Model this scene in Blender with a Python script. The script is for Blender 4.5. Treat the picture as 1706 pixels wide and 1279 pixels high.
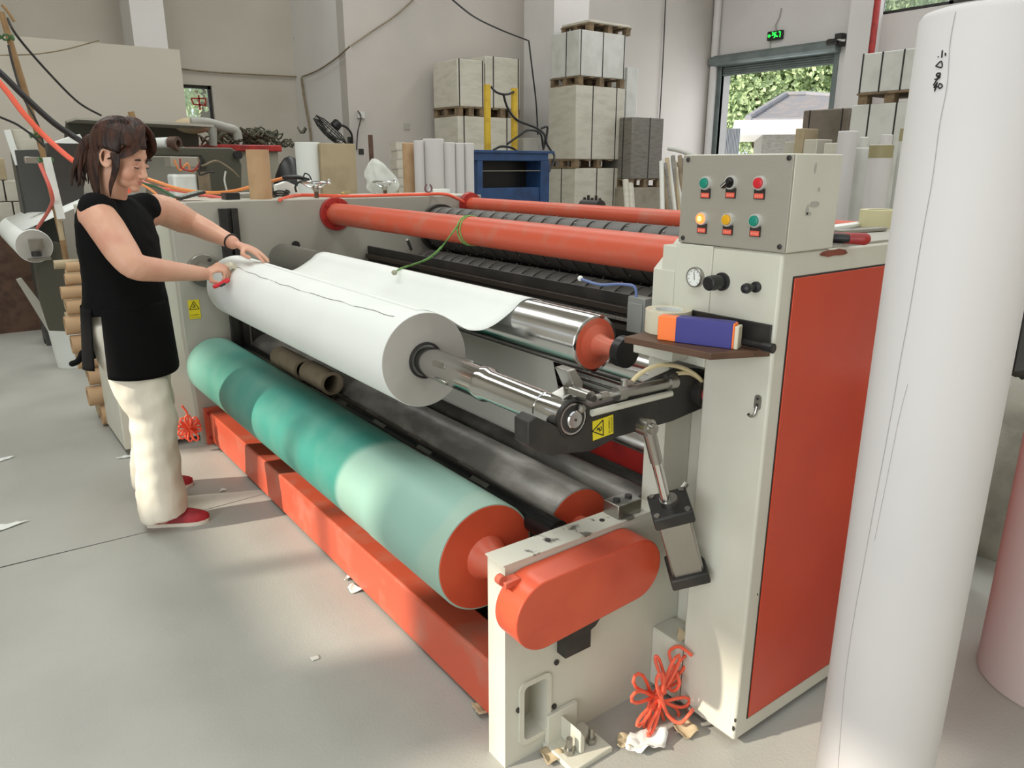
import bpy, math, random
from math import sin, cos, pi, radians, atan2, sqrt
from mathutils import Vector, Matrix, noise
random.seed(7)
for o in list(bpy.data.objects): bpy.data.objects.remove(o)
SC = bpy.context.scene
COL = SC.collection
V = Vector

# ------------------------------------------------------------------ camera
CAM = V((0, 0, 1.45)); FPX = 1255.0
YAW, PITCH, ROLL = radians(36.48), radians(16.2), radians(0.1)
_f = V((sin(YAW)*cos(PITCH), cos(YAW)*cos(PITCH), -sin(PITCH)))
_r0 = V((cos(YAW), -sin(YAW), 0)); _u0 = _r0.cross(_f)
_r = _r0*cos(ROLL)+_u0*sin(ROLL); _u = -_r0*sin(ROLL)+_u0*cos(ROLL)
cd = bpy.data.cameras.new('camera'); cam = bpy.data.objects.new('camera', cd); COL.objects.link(cam)
cd.sensor_width = 36; cd.lens = FPX/1706*36; cd.clip_start = 0.05; cd.clip_end = 200
cam.matrix_world = Matrix(((_r.x,_u.x,-_f.x,CAM.x),(_r.y,_u.y,-_f.y,CAM.y),(_r.z,_u.z,-_f.z,CAM.z),(0,0,0,1)))
SC.camera = cam

def at(px, py, X=None, Y=None, Z=None, D=None):
    """the place in the room seen at a pixel, on the given plane (or at a level distance D)"""
    d = _f + _r*((px-853)/FPX) - _u*((py-639.5)/FPX)
    if X is not None: t = X/d.x
    elif Y is not None: t = Y/d.y
    elif Z is not None: t = (Z-1.45)/d.z
    else: t = D/math.hypot(d.x, d.y)
    return CAM + d*t

# ------------------------------------------------------------------ world, sun, lights, exposure
w = bpy.data.worlds.new('World'); SC.world = w; w.use_nodes = True
bg = w.node_tree.nodes['Background']; bg.inputs[0].default_value = (0.86, 0.93, 1.0, 1); bg.inputs[1].default_value = 1.15
SC.view_settings.view_transform = 'Standard'; SC.view_settings.look = 'None'
SC.view_settings.gamma = 1; SC.view_settings.use_curve_mapping = False
SC.view_settings.exposure = 0.0

def sun(direction, energy, angle, color):
    l = bpy.data.lights.new('sun', 'SUN'); l.energy = energy; l.angle = radians(angle); l.color = color
    o = bpy.data.objects.new('sun', l); COL.objects.link(o)
    o.rotation_euler = V(direction).to_track_quat('-Z', 'Y').to_euler(); o.location = (-8, 4, 9)
def area(name, loc, direction, sx, sy, energy, color):
    l = bpy.data.lights.new(name, 'AREA'); l.shape = 'RECTANGLE'; l.size = sx; l.size_y = sy; l.energy = energy; l.color = color
    o = bpy.data.objects.new(name, l); COL.objects.link(o); o.location = loc
    o.rotation_euler = V(direction).to_track_quat('-Z', 'Y').to_euler()
sun((1, -0.30, -0.62), 5.2, 1.2, (1.0, 0.90, 0.76))
area('left_side_fill', (-4.45, -1.2, 2.1), (1, .22, -.08), 4.4, 3.6, 165, (0.95, 0.98, 1.0))  # added fill lamp for faces turned left; its gate is made up
area('door_daylight', (14.2, 10.2, 1.9), (-1, -.05, 0), 2.3, 3.0, 80, (0.93, 0.97, 1.0))
area('window_daylight', (14.2, 5.2, 5.0), (-1, .2, -.3), 3.6, 1.4, 90, (0.93, 0.97, 1.0))
area('overhead_fill_strip', (-1.0, 5.0, 6.7), (0, 0, -1), 1.3, 13.0, 330, (0.97, 1.0, 0.98))  # added unseen overhead lamps for soft fill and roller streaks; ceiling is closed
area('overhead_fill_strip', (4.5, 5.0, 6.7), (0, 0, -1), 1.3, 13.0, 330, (0.97, 1.0, 0.98))
area('overhead_fill_strip', (10.0, 5.0, 6.7), (0, 0, -1), 1.3, 13.0, 210, (0.95, 0.98, 1.0))

# ------------------------------------------------------------------ colours and materials
def s2l(c): return c/12.92 if c <= 0.04045 else ((c+0.055)/1.055)**2.4
def rgb(r, g, b): return (s2l(r/255), s2l(g/255), s2l(b/255), 1)
MATS = {}
def mat(name, col, rough=0.6, metal=0.0, col2=None, nscale=4.0, nlo=0.45, nhi=0.65, bump=0.0, bscale=60.0, stretch=None, spec=0.5, emit=None, estr=0.0, alpha=1.0, rough2=None, detail=6.0, dist=0.0, obj=True, trans=0.0):
    if name in MATS: return MATS[name]
    m = bpy.data.materials.new(name); m.use_nodes = True; MATS[name] = m
    nt = m.node_tree; N = nt.nodes; L = nt.links; b = N['Principled BSDF']
    b.inputs['Base Color'].default_value = rgb(*col); b.inputs['Roughness'].default_value = rough; b.inputs['Metallic'].default_value = metal
    b.inputs['Specular IOR Level'].default_value = spec
    if alpha < 1: b.inputs['Alpha'].default_value = alpha
    if trans: b.inputs['Transmission Weight'].default_value = trans
    if emit: b.inputs['Emission Color'].default_value = rgb(*emit); b.inputs['Emission Strength'].default_value = estr
    tc = N.new('ShaderNodeTexCoord'); mp = N.new('ShaderNodeMapping'); L.new(tc.outputs['Object'], mp.inputs[0])
    if stretch: mp.inputs['Scale'].default_value = stretch
    if col2 is not None or rough2 is not None:
        n = N.new('ShaderNodeTexNoise'); n.inputs['Scale'].default_value = nscale; n.inputs['Detail'].default_value = detail; n.inputs['Distortion'].default_value = dist
        L.new(mp.outputs[0], n.inputs['Vector'])
        r = N.new('ShaderNodeMapRange'); r.inputs[1].default_value = nlo; r.inputs[2].default_value = nhi; L.new(n.outputs['Fac'], r.inputs[0])
        if col2 is not None:
            mx = N.new('ShaderNodeMix'); mx.data_type = 'RGBA'; mx.inputs[6].default_value = rgb(*col); mx.inputs[7].default_value = rgb(*col2)
            L.new(r.outputs[0], mx.inputs[0]); L.new(mx.outputs[2], b.inputs['Base Color'])
        if rough2 is not None:
            mr = N.new('ShaderNodeMapRange'); mr.inputs[3].default_value = rough; mr.inputs[4].default_value = rough2
            L.new(r.outputs[0], mr.inputs[0]); L.new(mr.outputs[0], b.inputs['Roughness'])
    if bump:
        n2 = N.new('ShaderNodeTexNoise'); n2.inputs['Scale'].default_value = bscale; n2.inputs['Detail'].default_value = 4; L.new(mp.outputs[0], n2.inputs['Vector'])
        bp = N.new('ShaderNodeBump'); bp.inputs['Strength'].default_value = bump; bp.inputs['Distance'].default_value = 0.01
        L.new(n2.outputs['Fac'], bp.inputs['Height']); L.new(bp.outputs[0], b.inputs['Normal'])
    return m

M_WALL = mat('wall_paint', (186, 180, 168), 0.85, col2=(178, 172, 159), nscale=0.7, bump=0.05, bscale=20)
M_WALLB = mat('wall_paint_lit', (217, 214, 211), 0.85, col2=(210, 206, 203), nscale=0.6)  # wall paint lightened to put the door's light into the colour
M_WALLM = mat('wall_paint_dim', (186, 179, 172), 0.85, col2=(178, 172, 166), nscale=0.6)  # same wall paint darkened where less door light reaches
M_FLOOR = mat('concrete', (172, 171, 164), 0.62, col2=(155, 154, 147), nscale=1.6, nlo=0.35, nhi=0.7, bump=0.12, bscale=120, rough2=0.45, detail=10)
M_WHITE = mat('machine_enamel', (203, 202, 188), 0.42, col2=(194, 192, 177), nscale=5, nlo=0.4, nhi=0.75, bump=0.03, bscale=15)
M_WORN = mat('worn_enamel', (200, 198, 184), 0.5, col2=(112, 108, 98), nscale=22, nlo=0.56, nhi=0.62, detail=8)
M_GREY = mat('grey_enamel', (168, 165, 153), 0.5, col2=(160, 156, 144), nscale=3)
M_ORANGE = mat('orange_paint', (204, 84, 54), 0.34, col2=(182, 66, 42), nscale=5, nlo=0.4, nhi=0.75)
M_ORDUST = mat('dusty_orange_paint', (198, 86, 60), 0.42, col2=(186, 116, 96), nscale=9, nlo=0.5, nhi=0.8)
M_PANEL = mat('orange_panel', (196, 66, 36), 0.3, col2=(184, 58, 34), nscale=2)
M_RED = mat('red_paint', (168, 44, 38), 0.45, col2=(140, 36, 34), nscale=14)
M_CHROME = mat('chrome', (205, 205, 203), 0.14, 1.0, rough2=0.24, nscale=6, stretch=(1, .2, 1))
M_STEEL = mat('steel', (168, 166, 160), 0.3, 1.0, rough2=0.42, nscale=20)
M_BRUSH = mat('brushed_steel', (164, 160, 148), 0.42, 0.35, bump=0.15, bscale=60, stretch=(1, 1, 25))
M_DKROLL = mat('dusty_dark_roller', (104, 100, 94), 0.38, 0.1, col2=(158, 154, 146), nscale=7, nlo=0.45, nhi=0.72, stretch=(1.5, .7, 1.5), detail=9)
M_BLACKSH = mat('black_shaft', (30, 31, 31), 0.25, 0.3, col2=(70, 68, 64), nscale=20, nlo=0.6, nhi=0.75, stretch=(1, .3, 1))
M_DARK = mat('dark_iron', (46, 45, 43), 0.5, 0.3, col2=(62, 58, 54), nscale=10)
M_BLACK = mat('black_plastic', (24, 24, 25), 0.4)
M_RUBBER = mat('rubber_ring', (80, 77, 73), 0.5, col2=(84, 80, 74), nscale=30, nlo=0.5, nhi=0.7)
M_PAPER = mat('white_paper', (226, 229, 224), 0.75, col2=(220, 223, 218), nscale=2)
M_PAPERL = mat('lilac_paper', (205, 202, 200), 0.65, col2=(198, 195, 195), nscale=1.2)
M_CARD = mat('cardboard_tube', (186, 154, 118), 0.8, col2=(172, 139, 104), nscale=8)
M_CARDD = mat('dusty_cardboard_tube', (134, 120, 98), 0.85, col2=(118, 104, 84), nscale=10)
M_CARTON = mat('carton', (176, 160, 130), 0.85, col2=(164, 148, 118), nscale=5)
M_WRAP = mat('wrapped_paper', (196, 191, 177), 0.42, col2=(184, 179, 164), nscale=4, bump=0.25, bscale=9, stretch=(1, 1, 3))
M_WRAPW = mat('white_wrapped_paper', (202, 202, 196), 0.5, col2=(190, 190, 183), nscale=4, bump=0.3, bscale=8)
M_WRAPG = mat('grey_wrapped_paper', (120, 116, 108), 0.45, col2=(104, 100, 92), nscale=6, bump=0.25, bscale=9, stretch=(1, 1, 5))
M_WOOD = mat('pallet_wood', (128, 108, 82), 0.8, col2=(96, 80, 60), nscale=8)
M_DWOOD = mat('dark_wood', (92, 66, 48), 0.6, col2=(70, 48, 36), nscale=12, stretch=(1, .2, 1))
M_SKIN = mat('skin', (208, 160, 134), 0.5, col2=(200, 146, 122), nscale=9)
M_HAIR = mat('brown_hair', (34, 20, 16), 0.45, spec=.3, col2=(74, 44, 31), nscale=40, nlo=0.4, nhi=0.7, bump=0.5, bscale=90, stretch=(1, 1, .18))
M_CLOTHB = mat('black_cloth', (12, 12, 13), 0.9, spec=.15, bump=0.1, bscale=40)
M_SHEER = mat('sheer_black_cloth', (9, 9, 10), 0.85, alpha=0.95, spec=.15)
M_CREAM = mat('cream_trousers', (216, 210, 194), 0.8, col2=(206, 199, 182), nscale=5, bump=0.6, bscale=12, stretch=(1, 1, .35))
M_SHOE = mat('red_shoe', (164, 34, 44), 0.6, col2=(140, 26, 36), nscale=20)
M_SOLE = mat('shoe_sole', (214, 206, 192), 0.7)
M_BLUE = mat('blue_press_paint', (42, 72, 116), 0.5, col2=(34, 58, 96), nscale=6)
M_YEL = mat('yellow_paint', (204, 170, 46), 0.45, col2=(186, 152, 40), nscale=9)
M_HOSE = mat('orange_hose', (236, 98, 70), 0.4)
M_HOSEO = mat('amber_hose', (226, 140, 76), 0.4)
M_STICK = mat('yellow_sticker', (222, 204, 36), 0.5)
M_INK = mat('black_ink', (26, 24, 22), 0.6)
M_GLASS = mat('window_glass', (235, 245, 240), 0.05, alpha=0.12)
M_BAG = mat('clear_plastic_bag', (216, 220, 214), 0.35, alpha=0.72, bump=0.4, bscale=14)
M_TAPE = mat('clear_tape', (214, 208, 184), 0.25, alpha=0.93)
M_SHUT = mat('shutter_metal', (118, 128, 126), 0.5, 0.2, col2=(104, 114, 112), nscale=3)

# green roll covering: teal with paler wrapped bands near the two ends
def roll_cover():
    m = bpy.data.materials.new('green_covering'); m.use_nodes = True; nt = m.node_tree; N = nt.nodes; L = nt.links; b = N['Principled BSDF']
    tc = N.new('ShaderNodeTexCoord'); sep = N.new('ShaderNodeSeparateXYZ'); L.new(tc.outputs['Object'], sep.inputs[0])
    nz = N.new('ShaderNodeTexNoise'); nz.inputs['Scale'].default_value = 1.3; L.new(tc.outputs['Object'], nz.inputs['Vector'])
    ad = N.new('ShaderNodeMath'); ad.operation = 'MULTIPLY_ADD'; ad.inputs[1].default_value = 0.35; L.new(nz.outputs['Fac'], ad.inputs[0]); L.new(sep.outputs['Y'], ad.inputs[2])
    cr = N.new('ShaderNodeValToRGB'); mr = N.new('ShaderNodeMapRange'); mr.inputs[1].default_value = -1.4; mr.inputs[2].default_value = 1.8
    L.new(ad.outputs[0], mr.inputs[0]); L.new(mr.outputs[0], cr.inputs[0])
    e = cr.color_ramp.elements; e[0].position = 0.0; e[0].color = rgb(150, 178, 160); e[1].position = 1.0; e[1].color = rgb(170, 196, 176)
    for p, c in ((.155, (152, 180, 164)), (.16, (140, 176, 162)), (.305, (140, 176, 162)), (.315, (56, 136, 122)), (.36, (54, 136, 122)), (.55, (62, 142, 128)), (.78, (70, 142, 128)), (.86, (110, 162, 148)), (.93, (126, 170, 154))):
        q = cr.color_ramp.elements.new(p); q.color = rgb(*c)
    n2 = N.new('ShaderNodeTexNoise'); n2.inputs['Scale'].default_value = 7; n2.inputs['Detail'].default_value = 9; L.new(tc.outputs['Object'], n2.inputs['Vector'])
    r2 = N.new('ShaderNodeMapRange'); r2.inputs[1].default_value = .42; r2.inputs[2].default_value = .8; L.new(n2.outputs['Fac'], r2.inputs[0])
    mx = N.new('ShaderNodeMix'); mx.data_type = 'RGBA'; mx.inputs[7].default_value = rgb(142, 168, 152)
    L.new(cr.outputs[0], mx.inputs[6]); sc = N.new('ShaderNodeMath'); sc.operation = 'MULTIPLY'; sc.inputs[1].default_value = .3; L.new(r2.outputs[0], sc.inputs[0]); L.new(sc.outputs[0], mx.inputs[0])
    L.new(mx.outputs[2], b.inputs['Base Color']); b.inputs['Roughness'].default_value = .5
    return m
M_GREEN = roll_cover()

# ------------------------------------------------------------------ geometry helpers
OFF = {}
def frame(d):
    d = V(d).normalized(); a = V((0, 0, 1)) if abs(d.z) < .9 else V((1, 0, 0))
    x = d.cross(a).normalized(); y = d.cross(x).normalized(); return x, y, d
class MB:
    def __init__(s): s.v = []; s.f = []; s.m = []; s.mats = []; s.cur = 0
    def mat(s, m):
        if m not in s.mats: s.mats.append(m)
        s.cur = s.mats.index(m); return s
    def add(s, vs, fs):
        n = len(s.v); s.v += [V(q) for q in vs]
        for f in fs: s.f.append([i+n for i in f]); s.m.append(s.cur)
        return s
    def box(s, lo, hi, R=None, o=None):
        lo, hi = V(lo), V(hi)
        vs = [V((x, y, z)) for z in (lo.z, hi.z) for y in (lo.y, hi.y) for x in (lo.x, hi.x)]
        if R is not None:
            c = V(o) if o is not None else (lo+hi)/2
            vs = [c + R @ (q-c) for q in vs]
        return s.add(vs, [(0,2,3,1),(4,5,7,6),(0,1,5,4),(2,6,7,3),(0,4,6,2),(1,3,7,5)])
    def cyl(s, a, b, r0, r1=None, n=32, caps=True):
        a, b = V(a), V(b); r1 = r0 if r1 is None else r1; x, y, d = frame(b-a)
        vs = [c + (x*cos(2*pi*i/n)+y*sin(2*pi*i/n))*r for c, r in ((a, r0), (b, r1)) for i in range(n)]
        fs = [(i, (i+1) % n, n+(i+1) % n, n+i) for i in range(n)]
        if caps: fs += [tuple(range(n-1, -1, -1)), tuple(range(n, 2*n))]
        return s.add(vs, fs)
    def ring(s, a, b, ro, ri, n=40):      # hollow tube
        a, b = V(a), V(b); x, y, d = frame(b-a)
        vs = [c + (x*cos(2*pi*i/n)+y*sin(2*pi*i/n))*r for c, r in ((a, ro), (b, ro), (b, ri), (a, ri)) for i in range(n)]
        fs = [(k*n+i, k*n+(i+1) % n, ((k+1) % 4)*n+(i+1) % n, ((k+1) % 4)*n+i) for k in range(4) for i in range(n)]
        return s.add(vs, fs)
    def lathe(s, o, axis, prof, n=32, sx=1.0):   # prof: (t along axis, radius)
        o = V(o); x, y, d = frame(axis)
        vs = [o + d*t + (x*cos(2*pi*i/n)*sx+y*sin(2*pi*i/n))*max(r, 1e-4) for t, r in prof for i in range(n)]
        k = len(prof); fs = [(j*n+i, j*n+(i+1) % n, (j+1)*n+(i+1) % n, (j+1)*n+i) for j in range(k-1) for i in range(n)]
        fs += [tuple(range(n-1, -1, -1)), tuple(range((k-1)*n, k*n))]
        return s.add(vs, fs)
    def tube(s, pts, r, n=8, flat=1.0, up=None, closed=False):
        pts = [V(p) for p in pts]; k = len(pts)
        rs = r if isinstance(r, (list, tuple)) else [r]*k
        vs = []; px = None
        for i, p in enumerate(pts):
            if closed: d = (pts[(i+1) % k]-pts[i-1]).normalized()
            else: d = (pts[min(i+1, k-1)]-pts[max(i-1, 0)]).normalized()
            if px is None:
                if up is not None: px = V(up)
                else: px = frame(d)[0]
            px = (px - d*px.dot(d))
            px = px.normalized() if px.length > 1e-6 else frame(d)[0]
            y = d.cross(px)
            vs += [p + (px*cos(2*pi*j/n)*flat + y*sin(2*pi*j/n))*rs[i] for j in range(n)]
        fs = [(i*n+j, i*n+(j+1) % n, (i+1)*n+(j+1) % n, (i+1)*n+j) for i in range(k-1) for j in range(n)]
        if closed: fs += [((k-1)*n+j, (k-1)*n+(j+1) % n, (j+1) % n, j) for j in range(n)]
        else: fs += [tuple(range(n-1, -1, -1)), tuple(range((k-1)*n, k*n))]
        return s.add(vs, fs)
    def blob(s, c, r, R=None, nu=20, nv=14):
        c = V(c); vs = []; 
        for j in range(1, nv):
            t = pi*j/nv
            for i in range(nu):
                p = V((r[0]*sin(t)*cos(2*pi*i/nu), r[1]*sin(t)*sin(2*pi*i/nu), r[2]*cos(t)))
                vs.append(c + (R @ p if R is not None else p))
        top = V((0, 0, r[2])); bot = V((0, 0, -r[2]))
        vs += [c + (R @ top if R is not None else top), c + (R @ bot if R is not None else bot)]
        T = (nv-1)*nu; fs = [(j*nu+i, (j+1)*nu+i, (j+1)*nu+(i+1) % nu, j*nu+(i+1) % nu) for j in range(nv-2) for i in range(nu)]
        fs += [(T, i, (i+1) % nu) for i in range(nu)] + [(T+1, (nv-2)*nu+(i+1) % nu, (nv-2)*nu+i) for i in range(nu)]
        return s.add(vs, fs)
    def limb(s, pts, rs, n=16, flat=1.0, up=None):   # tube with rounded ends
        pts = [V(p) for p in pts]; P = []; Rr = []
        d0 = (pts[0]-pts[1]).normalized(); d1 = (pts[-1]-pts[-2]).normalized()
        for a in (80, 60, 40, 20): P.append(pts[0]+d0*rs[0]*sin(radians(a))); Rr.append(rs[0]*cos(radians(a)))
        P += pts; Rr += list(rs)
        for a in (20, 40, 60, 80): P.append(pts[-1]+d1*rs[-1]*sin(radians(a))); Rr.append(rs[-1]*cos(radians(a)))
        return s.tube(P, Rr, n, flat, up)
    def prism(s, poly, f0, f1):          # poly of 2-D points, f0/f1 map (a,b) to space
        n = len(poly)
        vs = [f0(*p) for p in poly]+[f1(*p) for p in poly]
        return s.add(vs, [tuple(range(n-1, -1, -1)), tuple(range(n, 2*n))]+[(i, (i+1) % n, n+(i+1) % n, n+i) for i in range(n)])
    def xz(s, poly, y0, y1): return s.prism(poly, lambda a, b: V((a, y0, b)), lambda a, b: V((a, y1, b)))
    def grid(s, fn, nu, nv, closed_u=False):
        vs = [fn(i/(nu if closed_u else nu-1), j/(nv-1)) for j in range(nv) for i in range(nu)]
        fs = [(j*nu+i, j*nu+(i+1) % nu, (j+1)*nu+(i+1) % nu, (j+1)*nu+i) for j in range(nv-1) for i in range(nu if closed_u else nu-1)]
        return s.add(vs, fs)
    def build(s, name, material=None, parent=None, bevel=0.0, label=None, smooth=True, angle=35, solid=0.0, subsurf=0):
        if material is not None and not s.mats: s.mats = [material]
        me = bpy.data.meshes.new(name); o = bpy.data.objects.new(name, me); COL.objects.link(o)
        if parent is not None:
            off = OFF.get(parent.name, V((0, 0, 0))); OFF[o.name] = off; o.parent = parent; loc = None
        else:
            xs = [q.x for q in s.v]; ys = [q.y for q in s.v]; zs = [q.z for q in s.v]
            off = V(((min(xs)+max(xs))/2, (min(ys)+max(ys))/2, min(zs))); o.location = off; OFF[o.name] = off
        me.from_pydata([tuple(q-off) for q in s.v], [], s.f)
        for m in s.mats: me.materials.append(m)
        me.polygons.foreach_set('material_index', s.m)
        import bmesh
        bm = bmesh.new(); bm.from_mesh(me); bmesh.ops.recalc_face_normals(bm, faces=bm.faces); bm.to_mesh(me); bm.free()
        if smooth:
            me.polygons.foreach_set('use_smooth', [True]*len(me.polygons)); me.set_sharp_from_angle(angle=radians(angle))
        if solid:
            md = o.modifiers.new('thickness', 'SOLIDIFY'); md.thickness = solid; md.offset = 0
        if bevel:
            md = o.modifiers.new('bevel', 'BEVEL'); md.width = bevel; md.segments = 2; md.limit_method = 'ANGLE'; md.angle_limit = radians(40); md.harden_normals = False
        if subsurf:
            md = o.modifiers.new('subd', 'SUBSURF'); md.levels = subsurf; md.render_levels = subsurf
        if label: o['label'] = label
        return o
def tag(o, label, cat, group=None, kind=None):
    o['label'] = label; o['category'] = cat
    if group: o['group'] = group
    if kind: o['kind'] = kind
    return o
def thing(name, label, cat, loc, group=None, rotz=0.0, local=False):
    o = bpy.data.objects.new(name, None); o.empty_display_size = .1; COL.objects.link(o); o.location = loc; o.rotation_euler = (0, 0, rotz)
    OFF[o.name] = V((0, 0, 0)) if local else V(loc)
    return tag(o, label, cat, group)
def structure(o): o['kind'] = 'structure'; return o
def dup(root, loc, rotz=None, label=None, scale=None):
    def cp(o, par):
        c = o.copy(); COL.objects.link(c); c.parent = par; OFF[c.name] = OFF.get(o.name, V((0, 0, 0)))
        for ch in [q for q in KIDS.get(o.name, [])]: cp(ch, c)
        return c
    r = cp(root, None); r.location = loc
    if rotz is not None: r.rotation_euler = (0, 0, rotz)
    if scale is not None: r.scale = scale
    if label: r['label'] = label
    return r
KIDS = {}
def kids(root):
    for o in COL.objects:
        if o.parent is not None:
            KIDS.setdefault(o.parent.name, [])
            if o not in KIDS[o.parent.name]: KIDS[o.parent.name].append(o)
def text_mesh(mb, s, origin, xdir, ydir, size, depth=0.0006):
    """flat lettering added to a builder"""
    cu = bpy.data.curves.new('lettering', 'FONT'); cu.body = s; cu.size = size; cu.align_x = 'CENTER'; cu.align_y = 'CENTER'
    o = bpy.data.objects.new('lettering', cu); COL.objects.link(o)
    dg = bpy.context.evaluated_depsgraph_get(); me = o.evaluated_get(dg).to_mesh()
    x, y = V(xdir).normalized(), V(ydir).normalized()
    mb.add([V(origin)+x*q.co.x+y*q.co.y for q in me.vertices], [tuple(p.vertices) for p in me.polygons])
    o.evaluated_get(dg).to_mesh_clear(); bpy.data.objects.remove(o); bpy.data.curves.remove(cu)
def spline(pts, n=8):
    pts = [V(p) for p in pts]; out = []
    for i in range(len(pts)-1):
        p0 = pts[max(i-1, 0)]; p1 = pts[i]; p2 = pts[i+1]; p3 = pts[min(i+2, len(pts)-1)]
        for k in range(n):
            t = k/n; out.append(0.5*((2*p1)+(p2-p0)*t+(2*p0-5*p1+4*p2-p3)*t*t+(3*p1-p0-3*p2+p3)*t**3))
    out.append(pts[-1]); return out
def one(name, mb, material, label, cat, group=None, **k):
    return tag(mb.build(name, material, **k), label, cat, group)
# ================================================================== ROOM
WY, WX = 11.85, 14.3
structure(MB().box((-6.0, -4, -.1), (WX+.3, 14.3, 0)).build('floor', M_FLOOR))
structure(MB().box((-4.9, -1.0, 7.0), (WX+.3, 14.3, 7.2)).build('ceiling', M_WALL))
structure(MB().box((5.5, WY, 0), (WX+.3, WY+.25, 7)).build('wall_back', M_WALLM))
structure(MB().box((5.5, WY+.25, 0), (5.75, 14.3, 7)).build('wall_recess_side', M_WALLB))
def holed(mb, axis, c0, c1, a0, a1, z1, holes):
    # wall slab with rectangular holes (a0,a1,z0,z1), holes sorted along a
    def b(p, q, r, s):
        if q-p < 1e-4 or s-r < 1e-4: return
        if axis == 'Y': mb.box((p, c0, r), (q, c1, s))
        else: mb.box((c0, p, r), (c1, q, s))
    cur = a0
    for h0, h1, z0, zz in holes:
        b(cur, h0, 0, z1); b(h0, h1, 0, z0); b(h0, h1, zz, z1); cur = h1
    b(cur, a1, 0, z1)
    return mb
wa, wb = at(306, 140, Y=14), at(359, 203, Y=14)
structure(holed(MB(), 'Y', 14.0, 14.3, -4.9, 5.5, 7, [(wa.x-.15, wb.x, wb.z, wa.z)]).build('wall_recess', M_WALL))
cb = at(278, 60, Y=13.3); ca = at(222, 60, Y=13.3)
structure(MB().box((ca.x, 13.3, 0), (cb.x, 14, 7)).build('trim_1', M_WALLB))
structure(MB().box((9.02, 11.0, 0), (9.82, WY, 7)).build('trim_2', M_WALLB))
pr_ = at(299, 84, Y=9)
structure(MB().box((-4.9, 9.0, 0), (pr_.x, 9.14, 2.61)).build('wall_partition', M_WALL))
# door wall with shutter door and high window
d0, d1 = at(1197, 200, X=WX).y, at(1391, 90, X=WX).y
dz = at(1290, 117, X=WX).z
h0, h1 = at(1460, 10, X=WX).y, 3.2
hz = at(1500, 20, X=WX).z
structure(MB().box((-4.9, -4.2, 0), (WX+.3, -4, 7)).build('wall_front', M_WALL))
structure(holed(MB(), 'X', WX, WX+.3, -4, WY+.25, 7, [(h1, h0, hz, hz+1.6), (d1, d0, 0, dz+.25)]).build('wall_right', M_WALLB))
structure(holed(MB(), 'X', -4.9, -4.6, -4, 14.3, 7, [(-3.6, 1.2, 0.001, 4.0), (1.85, 3.12, 3.26, 4.15), (3.5, 5.75, 3.26, 4.15)]).build('wall_left', M_WALL))  # large low opening is added to let light in from the left
# pilaster and red pipe right of the door
q = at(1430, 60, X=WX-.35)
structure(MB().box((WX-.35, q.y-.22, 0), (WX, q.y+.22, 7)).build('trim_3', M_WALLB))
q = at(1455, 60, X=WX-.3)
one('fire_pipe', MB().cyl((WX-.3, q.y, 0), (WX-.3, q.y, 6.9), .055), M_RED, 'red vertical pipe running up the wall right of the shutter door', 'pipe')
for k, (px, rr) in enumerate(((1171, .07), (1183, .08))):
    q = at(px, 120, X=WX-.15)
    one('drain_pipe', MB().cyl((WX-.10, min(q.y, WY-.1), 0), (WX-.10, min(q.y, WY-.1), 6.95), rr, n=20), M_WALLB, ('slimmer' if k == 0 else 'thicker')+' white drain pipe in the corner left of the shutter door', 'pipe', 'corner drain pipes')
# frosted pale window frames
def win_frame(name, axis, c, a0, a1, z0, z1, mull, t=.05, m=M_DARK):
    mb = MB()
    def b(p, q_, r, s):
        if axis == 'Y': mb.box((p, c, r), (q_, c+.06, s))
        else: mb.box((c, p, r), (c+.06, q_, s))
    b(a0, a1, z0, z0+t); b(a0, a1, z1-t, z1); b(a0, a0+t, z0, z1); b(a1-t, a1, z0, z1)
    for x in mull: b(x-t/2, x+t/2, z0, z1)
    return mb.build(name, m)
f1 = structure(win_frame('window_1', 'Y', 14.08, wa.x-.15, wb.x, wb.z, wa.z, []))
MB().box((wa.x-.13, 14.1, wb.z+.02), (wb.x-.02, 14.105, wa.z-.02)).build('window_pane', M_GLASS, f1)
# red character on the pane
zc = (at(330, 170, Y=14.09)); S = .0118
ch = MB()
def stroke(mb, a, b_, wd, o, xd, yd, t=.004):
    a = V(o)+V(xd)*a[0]+V(yd)*a[1]; b_ = V(o)+V(xd)*b_[0]+V(yd)*b_[1]; d = (b_-a).normalized(); nrm = V(xd).cross(V(yd)).normalized(); s_ = d.cross(nrm)*wd/2
    mb.add([a-s_, a+s_, b_+s_, b_-s_]+[q+nrm*t for q in (a-s_, a+s_, b_+s_, b_-s_)], [(0,1,2,3),(4,5,6,7),(0,1,5,4),(1,2,6,5),(2,3,7,6),(3,0,4,7)])
for a, b_ in (((-.115, .05), (.12, .06)), ((-.115, .05), (-.085, -.045)), ((-.09, -.04), (.115, -.05)), ((.12, .06), (.105, -.05)), ((.012, .11), (.012, -.13))):
    stroke(ch, a, b_, .026, (zc.x, 14.06, zc.z), (1, 0, 0), (0, 0, 1))
one('window_character', ch, M_RED, 'red Chinese character stuck on the small far window pane', 'sign')
f2 = structure(win_frame('window_2', 'X', WX+.1, h1, h0, hz, hz+1.6, [h0-1.28, h0-2.6], .07))
MB().box((WX+.12, h1+.03, hz+.03), (WX+.125, h0-.03, hz+1.57)).build('window_pane', M_GLASS, f2)
structure(win_frame('window_3', 'X', -4.8, 1.85, 3.12, 3.26, 4.15, [2.5], .06))
structure(win_frame('window_4', 'X', -4.8, 3.5, 5.75, 3.26, 4.15, [4.25, 5.0], .06))
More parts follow.
